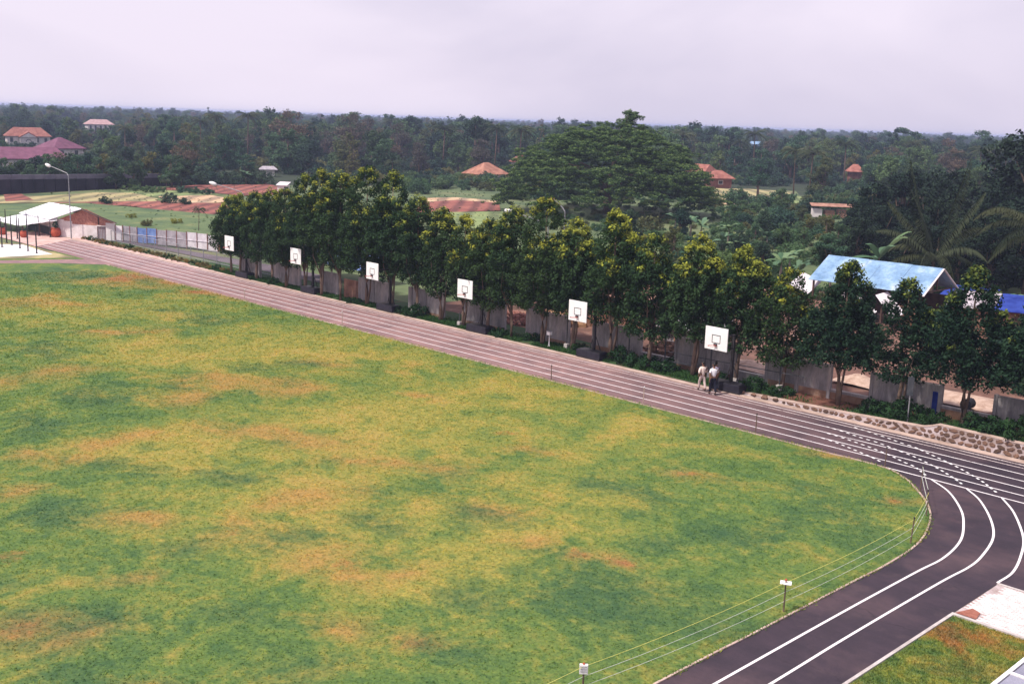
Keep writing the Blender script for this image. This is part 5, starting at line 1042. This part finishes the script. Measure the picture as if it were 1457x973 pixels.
KL = {'green': ('leafy_tree', 'mid green leafy tree'), 'dark': ('leafy_tree', 'dark green dense tree'), 'brown': ('bare_tree', 'brownish half bare tree'), 'olive': ('leafy_tree', 'dull olive tree'), 'fresh': ('leafy_tree', 'pale green leafy tree'), 'slender': ('slender_tree', 'slim pointed olive tree'), 'tall': ('tall_tree', 'tall narrow dark tree'), 'tiered': ('spreading_tree', 'flat topped layered tree')}
# named landmarks
for pos, h, lab, kind in [
   ((-276.5, 180.2), 16.6, 'tallest round-headed tree standing above the left horizon', 'brown'), ((-267.1, 193.8), 16.2, 'thin half bare tree rising above the horizon behind the highest row trees', 'brown'), ((-320.8, 163.3), 12.6, 'dark pointed tree left of the hedge, beyond the fields', 'tall'),
   ((-211.6, 154.6), 10.2, 'slim pale olive pointed tree behind the yellow-green crowns', 'slender'), ((-220.8, 117.3), 8.8, 'brownish willowy tree above the dark hedge', 'brown'), ((-227.5, 130.0), 9.6, 'rounded green tree behind the dark hedge', 'green'),
   ((-236.4, 215.7), 15.8, 'peaked dark tree above the orange-roofed cottage', 'dark'), ((-189.6, 374.8), 16.4, 'peaked tree rising above the right horizon', 'tall'), ((-194.4, 460.7), 17.2, 'lone layered tree standing above the right horizon', 'tiered'),
   ((-53.1, 140.3), 15.6, 'dark tall tree cut by the right picture edge', 'dark'), ((-47.3, 131.8), 15.5, 'dark tree beyond the right picture edge', 'dark'), ((-130.0, 199.3), 7.5, 'small tree with straight pale trunk at the edge of the pale plot', 'tiered'),
   ((-63.5, 122.5), 8.9, 'large dark rounded tree left of the big palm fronds', 'dark'), ((-66.0, 134.7), 10.2, 'dark green tree just behind the big palm', 'dark'), ((-61.0, 137.0), 10.0, 'dark tree between the two big palms', 'dark'), ((-57.4, 107.7), 6.0, 'dark bushy tree behind the banana plants at right', 'dark'),
   ((-52.7, 110.0), 6.6, 'dark tree standing behind the pale blue roof', 'dark'), ((-46.5, 108.4), 7.2, 'dark tree behind the blue tarpaulin hut', 'dark'), ((-42.6, 107.9), 8.0, 'dark tree filling the right edge below the arching fronds', 'dark'), ((-53.0, 116.5), 8.2, 'dark tree directly below the fan of palm fronds', 'dark'), ((-50.9, 125.0), 9.4, 'dark tree under the arching brown fronds', 'dark'), ((-43.0, 114.2), 8.5, 'dark tree at the right edge under the fronds', 'dark')]:
    ms = TK[kind][int(abs(pos[0])*7) % len(TK[kind])] if not (kind == 'dark' and pos[0] > -90 and math.hypot(*pos) < 155) else GV[int(abs(pos[0])*7) % 3]; plant(KL[kind][0], ms, (*pos, -.05), h/10, abs(pos[0]) % 6.2, lab, 'tree')
for pos, h, lab in [((-300.1, 180.1), 16.0, 'coconut palm whose head stands above the left horizon'), ((-298.8, 140.2), 10.6, 'dark coconut palm above the trees at left'), ((-206.0, 204.1), 14.6, 'coconut palm breaking the horizon left of the big spreading tree'), ((-217.7, 206.4), 14.6, 'brownish coconut palm beside the peaked dark tree'),
   ((-273.0, 292.3), 14.9, 'small coconut palm on the horizon just left of the big tree'), ((-182.0, 275.3), 15.2, 'coconut palm at the horizon right of the big tree'), ((-130.4, 213.3), 12.0, 'drooping coconut palm in the dark grove at right, left one'), ((-125.1, 211.8), 11.6, 'drooping coconut palm in the dark grove at right, right one'), ((-228.9, 303.3), 14.6, 'coconut palm right behind the shoulder of the big tree'),
   ((-185.5, 145.8), 6.0, 'low dark palm behind the tallest row trees'), ((-174.7, 88.9), 3.2, 'young palm in the fields left of the row of trees'), ((-123.0, 66.8), 3.2, 'young grey palm beside the leftmost row tree'), ((-377.9, 295.9), 14.8, 'hazy palm at the horizon left of centre'), ((-145.7, 262.3), 13.4, 'coconut palm among the dark trees at right'), ((-157.4, 323.8), 13.6, 'coconut palm among far trees near the right')]:
    k = int(abs(pos[1])) % 3; plant('coconut_palm', PK[k], (*pos, -.05), h/[13, 11.3, 14][k], abs(pos[1]) % 6, lab, 'palm tree', 'coconut palms')
for i, (px, r, h) in enumerate(((1262,148,9.6),(1310,140,9.0),(1395,150,10.6),(1440,142,10.2),(1232,132,7.0),(1268,118,5.6),(1318,116,6.0),(1350,112,5.6),(1395,112,6.4),(1445,110,6.8),(1480,128,9.6),(1330,160,10.4),(1420,165,11.5),(1515,118,9.5),(1215,150,7.0),(1290,168,9.8))):
    plant('leafy_tree', GV[i % 3], (*polar(pa(px), r), -.05), h/10, i*1.7, 'dense tree of the dark grove, '+['behind the banana plants', 'under the left big fronds', 'between the two big palms', 'under the right big fronds', 'left end of the grove'][i % 5]+[', front', ', middle', ', back', ', rear'][i//5 if i < 15 else 3], 'tree', 'dark grove at the right')
for i, (x, y, h) in enumerate(((-27.5,66,3.6),(-24,64,3.8),(-21,61.5,4.0),(-17.5,60,4.4),(-30.5,70,3.4),(-25,70,3.8),(-20,67,4.2),(-34,66,3.2),(-57,63,4.0),(-60.5,61,4.2),(-54.5,68,4.4),(-47,66.5,4.0),(-64,60,4.2),(-68,62,4.4))):
    plant('yard_tree', TK['dark'][i % 3], (x, y, .1), h/10, i*2.1, 'small dark yard tree '+['left of', 'behind', 'right of'][i % 3]+[' the box lamp gap', ' the red-stained wall', ' the blue-striped wall'][(x > -50)+(x > -29)]+[', near', ', far'][int(y > 64)], 'tree', 'small trees in the yard')
# fronds too large to be one mass: the two big palms at right
def big_palm(pos, H, fr_, lab):
    t = thing('big_palm', lab, 'palm tree', (*pos, 0)); gg = np.random.default_rng(int(H*10)+len(fr_))
    MB().tube([(0,0,-.3),(.1,0,H*.5),(0,0,H)], [.3,.24,.22], 9).obj('trunk', M['bark'], t)
    for az, el, Ln, sag in fr_:
        Q = frond_V(gg, Ln, el, sag, 1.0, 42, .085); link('frond', quad_mesh('frond', rotz(Q, az, (0, 0, H)), {'tint': np.full(len(Q), gg.uniform(.2, 1))}, M['palm_big']), None, t)
AR = math.atan2(.71614, .69724)     # direction of the picture's right hand in the ground plane
big_palm((-43.9, 96.5), 3.6, [(AR+PI, 1.0, 6.2, .65), (AR+PI-.4, 1.5, 5.0, .55), (AR+PI+.5, 1.9, 4.4, .5), (AR+PI, 2.9, 3.4, .35), (AR+.3, 3.0, 3.3, .3), (AR-.2, 1.9, 4.3, .5), (AR+.2, 1.25, 5.6, .8), (AR-.6, .9, 5.2, .9), (AR+PI+.1, .35, 5.6, .6), (AR+1.6, 1.4, 5, .8), (AR+2.2, 1.0, 5.2, .8), (AR-1.5, .5, 4.8, .8), (AR-2.2, .7, 4.8, .9), (AR+.1, .45, 5.4, .8), (AR+PI-.9, .8, 5.2, .8)], 'big palm with a fan of long fronds above the pale blue roof')
big_palm((-36.4, 101.7), 6.0, [(AR+PI, 1.15, 7.4, 1.0), (AR+PI-.25, .85, 6.8, .95), (AR+PI+.35, .6, 6.4, .85), (AR+PI+.1, .25, 5.8, .7), (AR, 1.0, 5.5, .9), (AR+1, 1.2, 5.5, .9), (AR+2, 1.1, 5.5, .9), (AR-1, .8, 5.5, .9), (AR-2, .9, 5.5, .9), (AR+PI-.6, 1.2, 6, 1.0)], 'big palm at the right edge whose brown fronds arch into the picture')

# ---- banana plants and shrubs of the gardens
BN = [banana_meshes(300+k, [3.2, 3.8, 6.2][k]) for k in range(3)]
bl = [((-44.9, 88.2),2,'large banana plant whose pale leaves rise behind the pale blue roof'), ((-88.9, 120.8),1,'banana plant with an upright pale leaf in the garden below the big tree, right one'), ((-91.8, 121.2),1,'banana plant in the garden below the big tree, left one'), ((-85.4, 118.4),0,'small banana plant right of the upright pale leaf'), ((-58.1, 95.7),1,'bright banana plant above the tree tops left of the pale blue roof'), ((-56.7, 91.9),1,'banana plant close behind the yellow tree top right of the nearest hoop'),
 ((-50.8, 90.8),0,'banana plant at the left end of the pale blue roof'), ((-53.2, 89.4),0,'banana leaves left of the pale blue roof'), ((-65.6, 98.1),1,'banana plant beyond the pointed tree by the nearest hoop'), ((-33.8, 85.6),0,'banana plant by the blue tarpaulin hut, left one'), ((-32.3, 84.0),1,'banana plant by the blue tarpaulin hut at the picture edge'), ((-72.5, 113.9),0,'banana plant in the mixed garden right of the pale plot'), ((-72.9, 105.2),0,'banana plant with torn leaves in the middle garden'),
 ((-199.3, 118.8),1,'banana plant at the end of the dark hedge'), ((-197.4, 136.5),1,'banana plant in front of the brownish village trees'), ((-79.1, 115.5),1,'banana plant near the orange plank in the middle garden')]
for i, (p, k, lab) in enumerate(bl): plant('banana_plant', BN[k], (*p, 0), 1.25 if k == 2 else 1.1, i*1.1, lab, 'banana plant', 'banana plants')
SB = {'leaf_green': [bush_mesh(400+k, 1.6, 2.0, M['leaf_green'], .24, 40, 44) for k in range(3)], 'leaf_bright': [bush_mesh(410+k, 1.5, 1.7, M['leaf_bright'], .22, 36, 40) for k in range(2)], 'leaf_dark': [bush_mesh(420+k, 1.7, 2.3, M['leaf_dark'], .26, 40, 44) for k in range(2)], 'leaf_olive': [bush_mesh(430+k, 1.5, 1.8, M['leaf_olive'], .24, 34, 40) for k in range(2)], 'leaf_yellow': [bush_mesh(440, 1.2, 1.1, M['leaf_yellow'], .2, 22, 34)]}
SN = {'leaf_green': 'mid green', 'leaf_bright': 'light green', 'leaf_dark': 'dark green', 'leaf_olive': 'olive green', 'leaf_yellow': 'yellowish'}
def shrub(p, mt, s, lab, group=None, k=0):
    o = link('garden_shrub', SB[mt][k % len(SB[mt])], None, None, loc=(*p, -.05), rot=(0, 0, rnd.uniform(0, 6)), label=lab, cat='shrub', group=group); o.scale = (s, s, s*rnd.uniform(.85, 1.15)); return o
for p, mt, s, lab in [((-162.28, 83.02),'leaf_dark',.8,'small dark bush at the foot of the young field palm'), ((-159.00, 83.94),'leaf_dark',.6,'small dark bush right of the young field palm'), ((-164.44, 73.60),'leaf_dark',.6,'small dark bush on the red strip behind the shed'), ((-141.90, 66.94),'leaf_yellow',.7,'dull yellowish bush in the meadow behind the shed'), ((-132.43, 68.75),'leaf_yellow',.8,'yellow bush in the meadow behind the tin fence'), ((-130.72, 63.84),'leaf_olive',.55,'olive bush in the meadow left of the row of trees'), ((-184.4, 171.8),'leaf_green',1.6,'green bush in front of the orange-roofed cottage'), ((-192.2, 159.9),'leaf_dark',1.3,'small round dark tree-like bush left of the orange-roofed cottage')]: shrub(p, mt, s, lab)
rs_ = random.Random(21)
def in_quads(ang, r, qs): return any(a0 <= ang <= a1 and r0 <= r <= r1 for a0, a1, r0, r1 in qs)
CLR = [(pa(1000), pa(1130), 222, 275), (pa(1165), pa(1230), 176, 205), (pa(1180), pa(1457), 70, 100), (pa(600), pa(716), 168, 225), (pa(712), pa(1012), 160, 205)]
cnt = 0
for _ in range(4000):
    if cnt >= 210: break
    px = rs_.uniform(560, 1300); r = rs_.uniform(96, 270) if px > 860 else rs_.uniform(205, 270); ang = pa(px)
    if px > 1000 and r < 112 and rs_.random() < .5: continue
    if in_quads(ang, r, CLR): continue
    mt = rs_.choices(['leaf_green', 'leaf_bright', 'leaf_dark', 'leaf_olive', 'leaf_yellow'], [4, 4.5, 2.6, 2.5, .8])[0]; s = rs_.uniform(.7, 1.5)*(1 if r < 200 else 1.25)
    shrub(polar(ang, r), mt, s, SN[mt]+' bush '+band(r, (130, 165, 205), ('in nearest gardens', 'in middle gardens', 'in farther gardens', 'at village edge'))+', '+lm(px), 'garden bushes, '+SN[mt], cnt); cnt += 1
for i in range(26):     # small orchard trees in the gardens
    while True:
        px = rs_.uniform(880, 1260); r = rs_.uniform(112, 215); ang = pa(px)
        if not in_quads(ang, r, CLR): break
    kind = rs_.choice(['green', 'tiered', 'green', 'dark', 'olive']); plant('orchard_tree', TK[kind][i % 2], (*polar(ang, r), -.05), rs_.uniform(.30, .46), rs_.uniform(0, 6), 'small '+KL[kind][1]+' '+band(r, (150, 180), ('in near gardens', 'in middle gardens', 'in far gardens'))+', '+lm(px), 'tree', 'small orchard trees, '+kind)
# willowy trees right behind the long wall
for i in range(27):
    px = -75+i*13; kind = ['green', 'dark', 'green', 'olive', 'dark'][i % 5]; r = 213+rs_.uniform(0, 14)
    plant('wall_side_tree', TK[kind][i % 2], (*polar(pa(px), r), -.05), rs_.uniform(.48, .66)*(.85 if px < 60 else 1.05), rs_.uniform(0, 6), KL[kind][1]+' behind the long wall, '+lm(px), 'tree', 'trees behind the long wall, '+kind)

# village trees (individuals out to 420 m)
HA = [(math.atan2(p[1], p[0]), math.hypot(*p), hw, zv) for p, hw, zv in HOUSES]
def hides_house(p, R_, z):
    a_, r_ = math.atan2(p[1], p[0]), math.hypot(*p)
    for ha, hr, hw, zv in HA:
        if r_ < hr+6 and abs(a_-ha) < hw/hr+R_*.75/r_ and (r_ > hr-9 or (z-14.5)/r_ > (zv-14.5)/hr): return True
    return False
def zone(px, r):
    if px < 250: return (218, 4.5+.020*(r-215), 6.5+.020*(r-215))
    if px < 400: return (238, 6.5+.02*(r-230), 9+.02*(r-230))
    if px < 570: return (240, 8.5+.015*(r-240), 11.5+.015*(r-240))
    if px < 730: return (275, 7+.03*(r-270), 10.5+.028*(r-270))
    if px < 1010: return (262, 9+.02*(r-260), 12.5+.012*(r-260))
    if px < 1130: return (278, 8+.02*(r-280), 12.5+.01*(r-280))
    return (228, 6+.028*(r-225), 9.5+.024*(r-225))
placed = []; n_ind = 0; tries = 0
while n_ind < 285 and tries < 20000:
    tries += 1; px = rs_.uniform(-120, 1580); r = math.sqrt(rs_.uniform(215**2, 425**2)); z = zone(px, r)
    if r < z[0]: continue
    h = rs_.uniform(z[1]*.82, z[2]*1.06); p = polar(pa(px), r); R_ = h*.40
    if any((p[0]-q[0])**2+(p[1]-q[1])**2 < (5.2+rs_.random()*2)**2 for q in placed) or hides_house(p, R_, h): continue
    kind = rs_.choices(['green', 'dark', 'brown', 'olive', 'slender', 'tall', 'tiered', 'fresh'], [6, 5, 2.6 if px < 620 else .8, 2.2, .8, 1.6, 1.6, 2.6])[0]
    placed.append(p); i = n_ind; n_ind += 1; side = 'left' if px < 480 else ('middle' if px < 980 else 'right')
    plant(KL[kind][0], TK[kind][i % len(TK[kind])], (*p, -.05), h/10, rs_.uniform(0, 6.2), ('low ' if h < (z[1]+z[2])/2 else 'high ')+KL[kind][1]+', '+band(r, (270, 320, 370), ('village edge', 'front rows', 'middle rows', 'back rows'))+', '+lm(px), 'tree', 'village trees, %s, %s' % (kind, side), sz=h/10)
for i in range(20):
    px = rs_.uniform(60, 1457); r = rs_.uniform(300, 430); p = polar(pa(px), r); h = rs_.uniform(11.0, 15.2)
    if hides_house(p, 3, h): continue
    plant('coconut_palm', PK[i % 3], (*p, -.05), h/[13, 11.3, 14][i % 3], i, 'coconut palm among '+band(r, (365,), ('front', 'back'))+' village woods, '+lm(px), 'palm tree', 'coconut palms among the village trees')

# the wood that reads as one mass out to the horizon
nf = 13000; fp_ = []
while len(fp_) < nf:
    r = 415+(4700-415)*rs_.random()**1.35; px = rs_.uniform(-160, 1620); p = polar(pa(px), r); h = min(17.2, rs_.uniform(6.5, 12.2)+(rs_.uniform(2.5, 6) if rs_.random() < .13 else 0) if r < 1000 else rs_.uniform(9.5, 13.6)+(rs_.uniform(2, 4.5) if rs_.random() < .10 else 0))
    if px < 260 and r < 650: h *= .86
    if hides_house(p, 3.5, h): continue
    fp_.append((p[0], p[1], -.1, h))
def scatter(fo, srcs, name):
    ng = bpy.data.node_groups.new(name, 'GeometryNodeTree'); ng.interface.new_socket('Geometry', in_out='INPUT', socket_type='NodeSocketGeometry'); ng.interface.new_socket('Geometry', in_out='OUTPUT', socket_type='NodeSocketGeometry')
    gi, go = ng.nodes.new('NodeGroupInput'), ng.nodes.new('NodeGroupOutput'); jn = ng.nodes.new('GeometryNodeJoinGeometry')
    def named(n, ty): q = ng.nodes.new('GeometryNodeInputNamedAttribute'); q.data_type = ty; q.inputs[0].default_value = n; return q.outputs[0]
    mp_ = ng.nodes.new('GeometryNodeMeshToPoints'); ng.links.new(gi.outputs[0], mp_.inputs[0])
    for k, so in enumerate(srcs):
        oi = ng.nodes.new('GeometryNodeObjectInfo'); oi.transform_space = 'ORIGINAL'; oi.inputs[0].default_value = so; oi.inputs['As Instance'].default_value = True
        ip = ng.nodes.new('GeometryNodeInstanceOnPoints'); ng.links.new(mp_.outputs[0], ip.inputs['Points']); ng.links.new(oi.outputs['Geometry'], ip.inputs['Instance'])
        cm = ng.nodes.new('FunctionNodeCompare'); cm.data_type = 'INT'; cm.operation = 'EQUAL'; ng.links.new(named('pick', 'INT'), cm.inputs[2]); cm.inputs[3].default_value = k; ng.links.new(cm.outputs[0], ip.inputs['Selection'])
        cb = ng.nodes.new('ShaderNodeCombineXYZ'); ng.links.new(named('turn', 'FLOAT'), cb.inputs[2]); er = ng.nodes.new('FunctionNodeEulerToRotation'); ng.links.new(cb.outputs[0], er.inputs[0]); ng.links.new(er.outputs[0], ip.inputs['Rotation'])
        cs = ng.nodes.new('ShaderNodeCombineXYZ'); s_ = named('sc', 'FLOAT'); [ng.links.new(s_, cs.inputs[j]) for j in range(3)]; ng.links.new(cs.outputs[0], ip.inputs['Scale']); ng.links.new(ip.outputs[0], jn.inputs[0])
    ng.links.new(jn.outputs[0], go.inputs[0]); mo = fo.modifiers.new(name, 'NODES'); mo.node_group = ng
def point_mesh(name, P, picks):
    me = bpy.data.meshes.new(name); me.from_pydata([q[:3] for q in P], [], [])
    for nme, ty, vals in (('sc', 'FLOAT', [q[3] for q in P]), ('pick', 'INT', [rs_.choice(picks) for _ in P]), ('turn', 'FLOAT', [rs_.uniform(0, 6.28) for _ in P])):
        at_ = me.attributes.new(nme, ty, 'POINT'); at_.data.foreach_set('value', vals)
    return me
def first_crown(mesh): return next(o for o in bpy.data.objects if o.data is mesh)
fo = link('distant_woodland', point_mesh('distant_woodland', [(a_, b_, c_, d_/10) for a_, b_, c_, d_ in fp_], [0, 0, 0, 1, 1, 1, 2, 3, 4, 5, 5]), None, label='hazy blue-green woodland stretching to the horizon beyond the village', cat='woodland', kind='stuff')
scatter(fo, [first_crown(TK[k][0][0][1]) for k in ('green', 'dark', 'brown', 'olive', 'tall', 'tiered')], 'woodland')
# undergrowth filling the village woods, weeds of the meadows
up_ = []
while len(up_) < 1900:
    px = rs_.uniform(-140, 1600); r = math.sqrt(rs_.uniform(215**2, 560**2)); z = zone(px, r)
    if r < z[0]+4: continue
    p = polar(pa(px), r); h = rs_.uniform(.9, 1.9)
    if hides_house(p, 2, h*2.0+.4): continue
    up_.append((p[0], p[1], -.1, h))
SRC = [first_crown(SB['leaf_green'][0]), first_crown(SB['leaf_dark'][0]), first_crown(SB['leaf_olive'][0]), first_crown(SB['leaf_bright'][0])]
scatter(link('undergrowth', point_mesh('undergrowth', up_, [0, 1, 1, 2]), None, label='dense undergrowth beneath the village trees', cat='undergrowth', kind='stuff'), SRC, 'undergrowth')
wd_ = []
while len(wd_) < 3000:
    px = rs_.uniform(-60, 1500); r = math.sqrt(rs_.uniform(95**2, 235**2)); p = polar(pa(px), r)
    if p[1] < 60.5 or (p[0] > -66 and p[1] < 84) or p[1] < 60+(-p[0]-100)*.15: continue
    wd_.append((p[0], p[1], -.04, rs_.uniform(.05, .13) if px < 760 or rs_.random() < .3 else rs_.uniform(.25, .6)))
scatter(link('meadow_weeds', point_mesh('meadow_weeds', wd_, [0, 2, 3, 3, 3, 3]), None, label='low weeds and tussocks scattered over the meadows and plots behind the yard', cat='weeds', kind='stuff'), SRC, 'meadow_weeds')
# labels that still coincide are told apart by their order in the picture
from collections import defaultdict
dd_ = defaultdict(list)
for o in C.objects:
    if o.parent is None and o.get('label') and o.get('kind') is None: dd_[o['label']].append(o)
for lab, os_ in dd_.items():
    if len(os_) < 2: continue
    os_.sort(key=lambda q: -math.atan2(q.location.y, q.location.x)); n_ = len(os_)
    nm_ = {2: ['left one', 'right one'], 3: ['leftmost', 'middle one', 'rightmost']}.get(n_) or ['%s from left' % w_ for w_ in ('first', 'second', 'third', 'fourth', 'fifth', 'sixth', 'seventh', 'eighth', 'ninth', 'tenth', 'eleventh', 'twelfth')][:n_]
    for q, w_ in zip(os_, nm_): q['label'] = lab+', '+w_
# ---- people walking along the track, seen from behind
def skinned(name, chains, mat, parent, root=0, sub=1):
    """chains: list of lists of (x,y,z,radius); points shared by exact position are welded"""
    vs, es, rr, ix = [], [], [], {}
    for ch in chains:
        prev = None
        for x, y, z, r in ch:
            k = (round(x, 4), round(y, 4), round(z, 4))
            if k not in ix: ix[k] = len(vs); vs.append(k); rr.append(r)
            if prev is not None and prev != ix[k]: es.append((prev, ix[k]))
            prev = ix[k]
    me = bpy.data.meshes.new(name); me.from_pydata(vs, es, []); o = link(name, me, mat, parent)
    o.modifiers.new('skin', 'SKIN').use_smooth_shade = True
    sv = me.skin_vertices[0].data if len(me.skin_vertices) else None
    for i, r in enumerate(rr): sv[i].radius = (r, r) if not isinstance(r, tuple) else r; sv[i].use_root = (i == root)
    s_ = o.modifiers.new('sub', 'SUBSURF'); s_.levels = sub; s_.render_levels = sub
    if not me.materials: me.materials.append(mat)
    return o
def person(loc, rz, h, label, shirt, trousers, stride, elbows, untucked=False):
    """figure faces +X; built for 1.75 m and scaled"""
    t = thing('person', label, 'person', loc, rz, None); s_ = h/1.75; t.scale = (s_, s_, s_)
    hip_, kz = .93, .49; st = stride
    def leg(sd, fwd): kx = fwd*.16+.04; return [(0,0,hip_,.13), (0, sd*.09, hip_-.06, .10), (kx, sd*.10, kz, .062), (fwd*.24-(.06 if fwd < 0 else 0), sd*.10, .10+(.05 if fwd < 0 else 0), .042), (fwd*.24+.12, sd*.11, .035+(.03 if fwd < 0 else 0), .032)]
    def arm(sd, sw, bend): ex = sw*.14-.03; ey = .25+(.05 if bend else .0); wx, wy, wz = (ex+.20, sd*(ey-.08), .98) if bend else (ex+sw*.10+.06, sd*.25, .86); return [(0,0,1.36,.10), (0, sd*.17, 1.40, .062), (ex, sd*ey, 1.13, .044), (wx, wy, wz, .030), (wx+.02, wy, wz-.05, .034), (wx+.03, wy, wz-.085, .030)]
    def fingers(sd, sw, bend):
        a_ = arm(sd, sw, bend)[-1]; out_ = []
        for k in range(4): y = a_[1]+(k-1.5)*.019; L2 = [.065,.075,.07,.055][k]; out_.append([(a_[0], a_[1], a_[2], .030), (a_[0], y, a_[2]-.03, .009), (a_[0]+.005, y, a_[2]-.03-L2*.5, .008), (a_[0]+.02, y, a_[2]-.03-L2, .007)])
        out_.append([(a_[0], a_[1], a_[2], .03), (a_[0]+.03, a_[1]-sd*.02, a_[2]+.0, .010), (a_[0]+.055, a_[1]-sd*.02, a_[2]-.03, .008)]); return out_
    ch = [[(0,0,hip_,.13), (0,0,1.10,.115), (0,0,1.36,.10), (0,0,1.46,.055), (.01,0,1.53,.052), (.02,0,1.60,.078), (.015,0,1.67,.088), (.01,0,1.73,.05)]]
    ch += [leg(1, st), leg(-1, -st)]; la, ra = arm(1, -st, elbows), arm(-1, st, elbows); ch += [la, ra]+fingers(1, -st, elbows)+fingers(-1, st, elbows)
    ch += [[(.02,0,1.60,.078), (.10,0,1.605,.014)], [(.02,0,1.60,.078), (.01,.088,1.61,.014)], [(.02,0,1.60,.078), (.01,-.088,1.61,.014)]]
    skinned('body', ch, M['skin'], t)
    sc_ = [[(0,0,.97 if not untucked else .86,(.155,.125)), (0,0,1.10,(.150,.115)), (0,0,1.30,(.175,.120)), (0,0,1.41,(.12,.085)), (0,0,1.46,.062)]]
    for a_, sd in ((la, 1), (ra, -1)): sc_.append([(0,0,1.30,(.175,.120)), (0, sd*.16, 1.385, .082), (a_[2][0]*.8, a_[2][1]-sd*.01, 1.20, .072)]+([(a_[2][0], a_[2][1], 1.13, .060), ((a_[2][0]+a_[3][0])/2, (a_[2][1]+a_[3][1])/2, (1.13+a_[3][2])/2, .052)] if elbows else []))
    skinned('shirt', sc_, M[shirt], t)
    tr = [[(0,0,1.0,(.135,.115)), (0,0,hip_,(.155,.13))]]
    for sd, fw2 in ((1, st), (-1, -st)): l_ = leg(sd, fw2); tr.append([(0,0,hip_,(.155,.13)), (0, sd*.09, hip_-.08, .115), (l_[2][0], l_[2][1], l_[2][2], .083), (l_[3][0], l_[3][1], l_[3][2]+.01, .068)])
    skinned('trousers', tr, M[trousers], t)
    for sd, fw2 in ((1, st), (-1, -st)): l_ = leg(sd, fw2); skinned('shoe', [[(l_[3][0]-.03, l_[3][1], .05+(.04 if fw2 < 0 else 0), .048), (l_[4][0]-.02, l_[4][1], .042+(.01 if fw2 < 0 else 0), .045), (l_[4][0]+.05, l_[4][1], .035, .034)]], M['shoe'], t)
    skinned('hair', [[(-.045,0,1.57,.055), (-.03,0,1.62,.082), (-.012,0,1.68,.097), (.012,0,1.735,.070), (.05,0,1.735,.045)]], M['hair'], t)
    return t
person((-35.0, 49.55, .03), math.radians(150), 1.66, 'man in cream shirt and beige trousers walking along the track, left of the three', 'shirt_cream', 'trousers_beige', .9, True, True)
person((-34.1, 49.3, .015), math.radians(146), 1.79, 'man in white shirt and dark navy trousers walking in the middle of the three', 'shirt_white', 'trousers_navy', .6, False)
person((-34.42, 49.93, .03), math.radians(150), 1.72, 'man in lilac shirt half hidden behind the man in the white shirt', 'shirt_lilac', 'trousers_navy', .5, False)

# ---- hazy air
m = bpy.data.materials.new('haze'); m.use_nodes = True; t_ = m.node_tree; t_.nodes.clear(); o_ = t_.nodes.new('ShaderNodeOutputMaterial'); pv = t_.nodes.new('ShaderNodeVolumePrincipled')
pv.inputs['Color'].default_value = (.54, .62, .95, 1); pv.inputs['Density'].default_value = .00030; pv.inputs['Anisotropy'].default_value = .1; t_.links.new(pv.outputs[0], o_.inputs['Volume'])
hz = MB().box(-5200, 1500, -1500, 5200, -1.2, 17.9).obj('haze', m); hz['kind'] = 'stuff'; hz['label'] = 'pale blue haze hanging over the far woodland'; hz['category'] = 'haze'
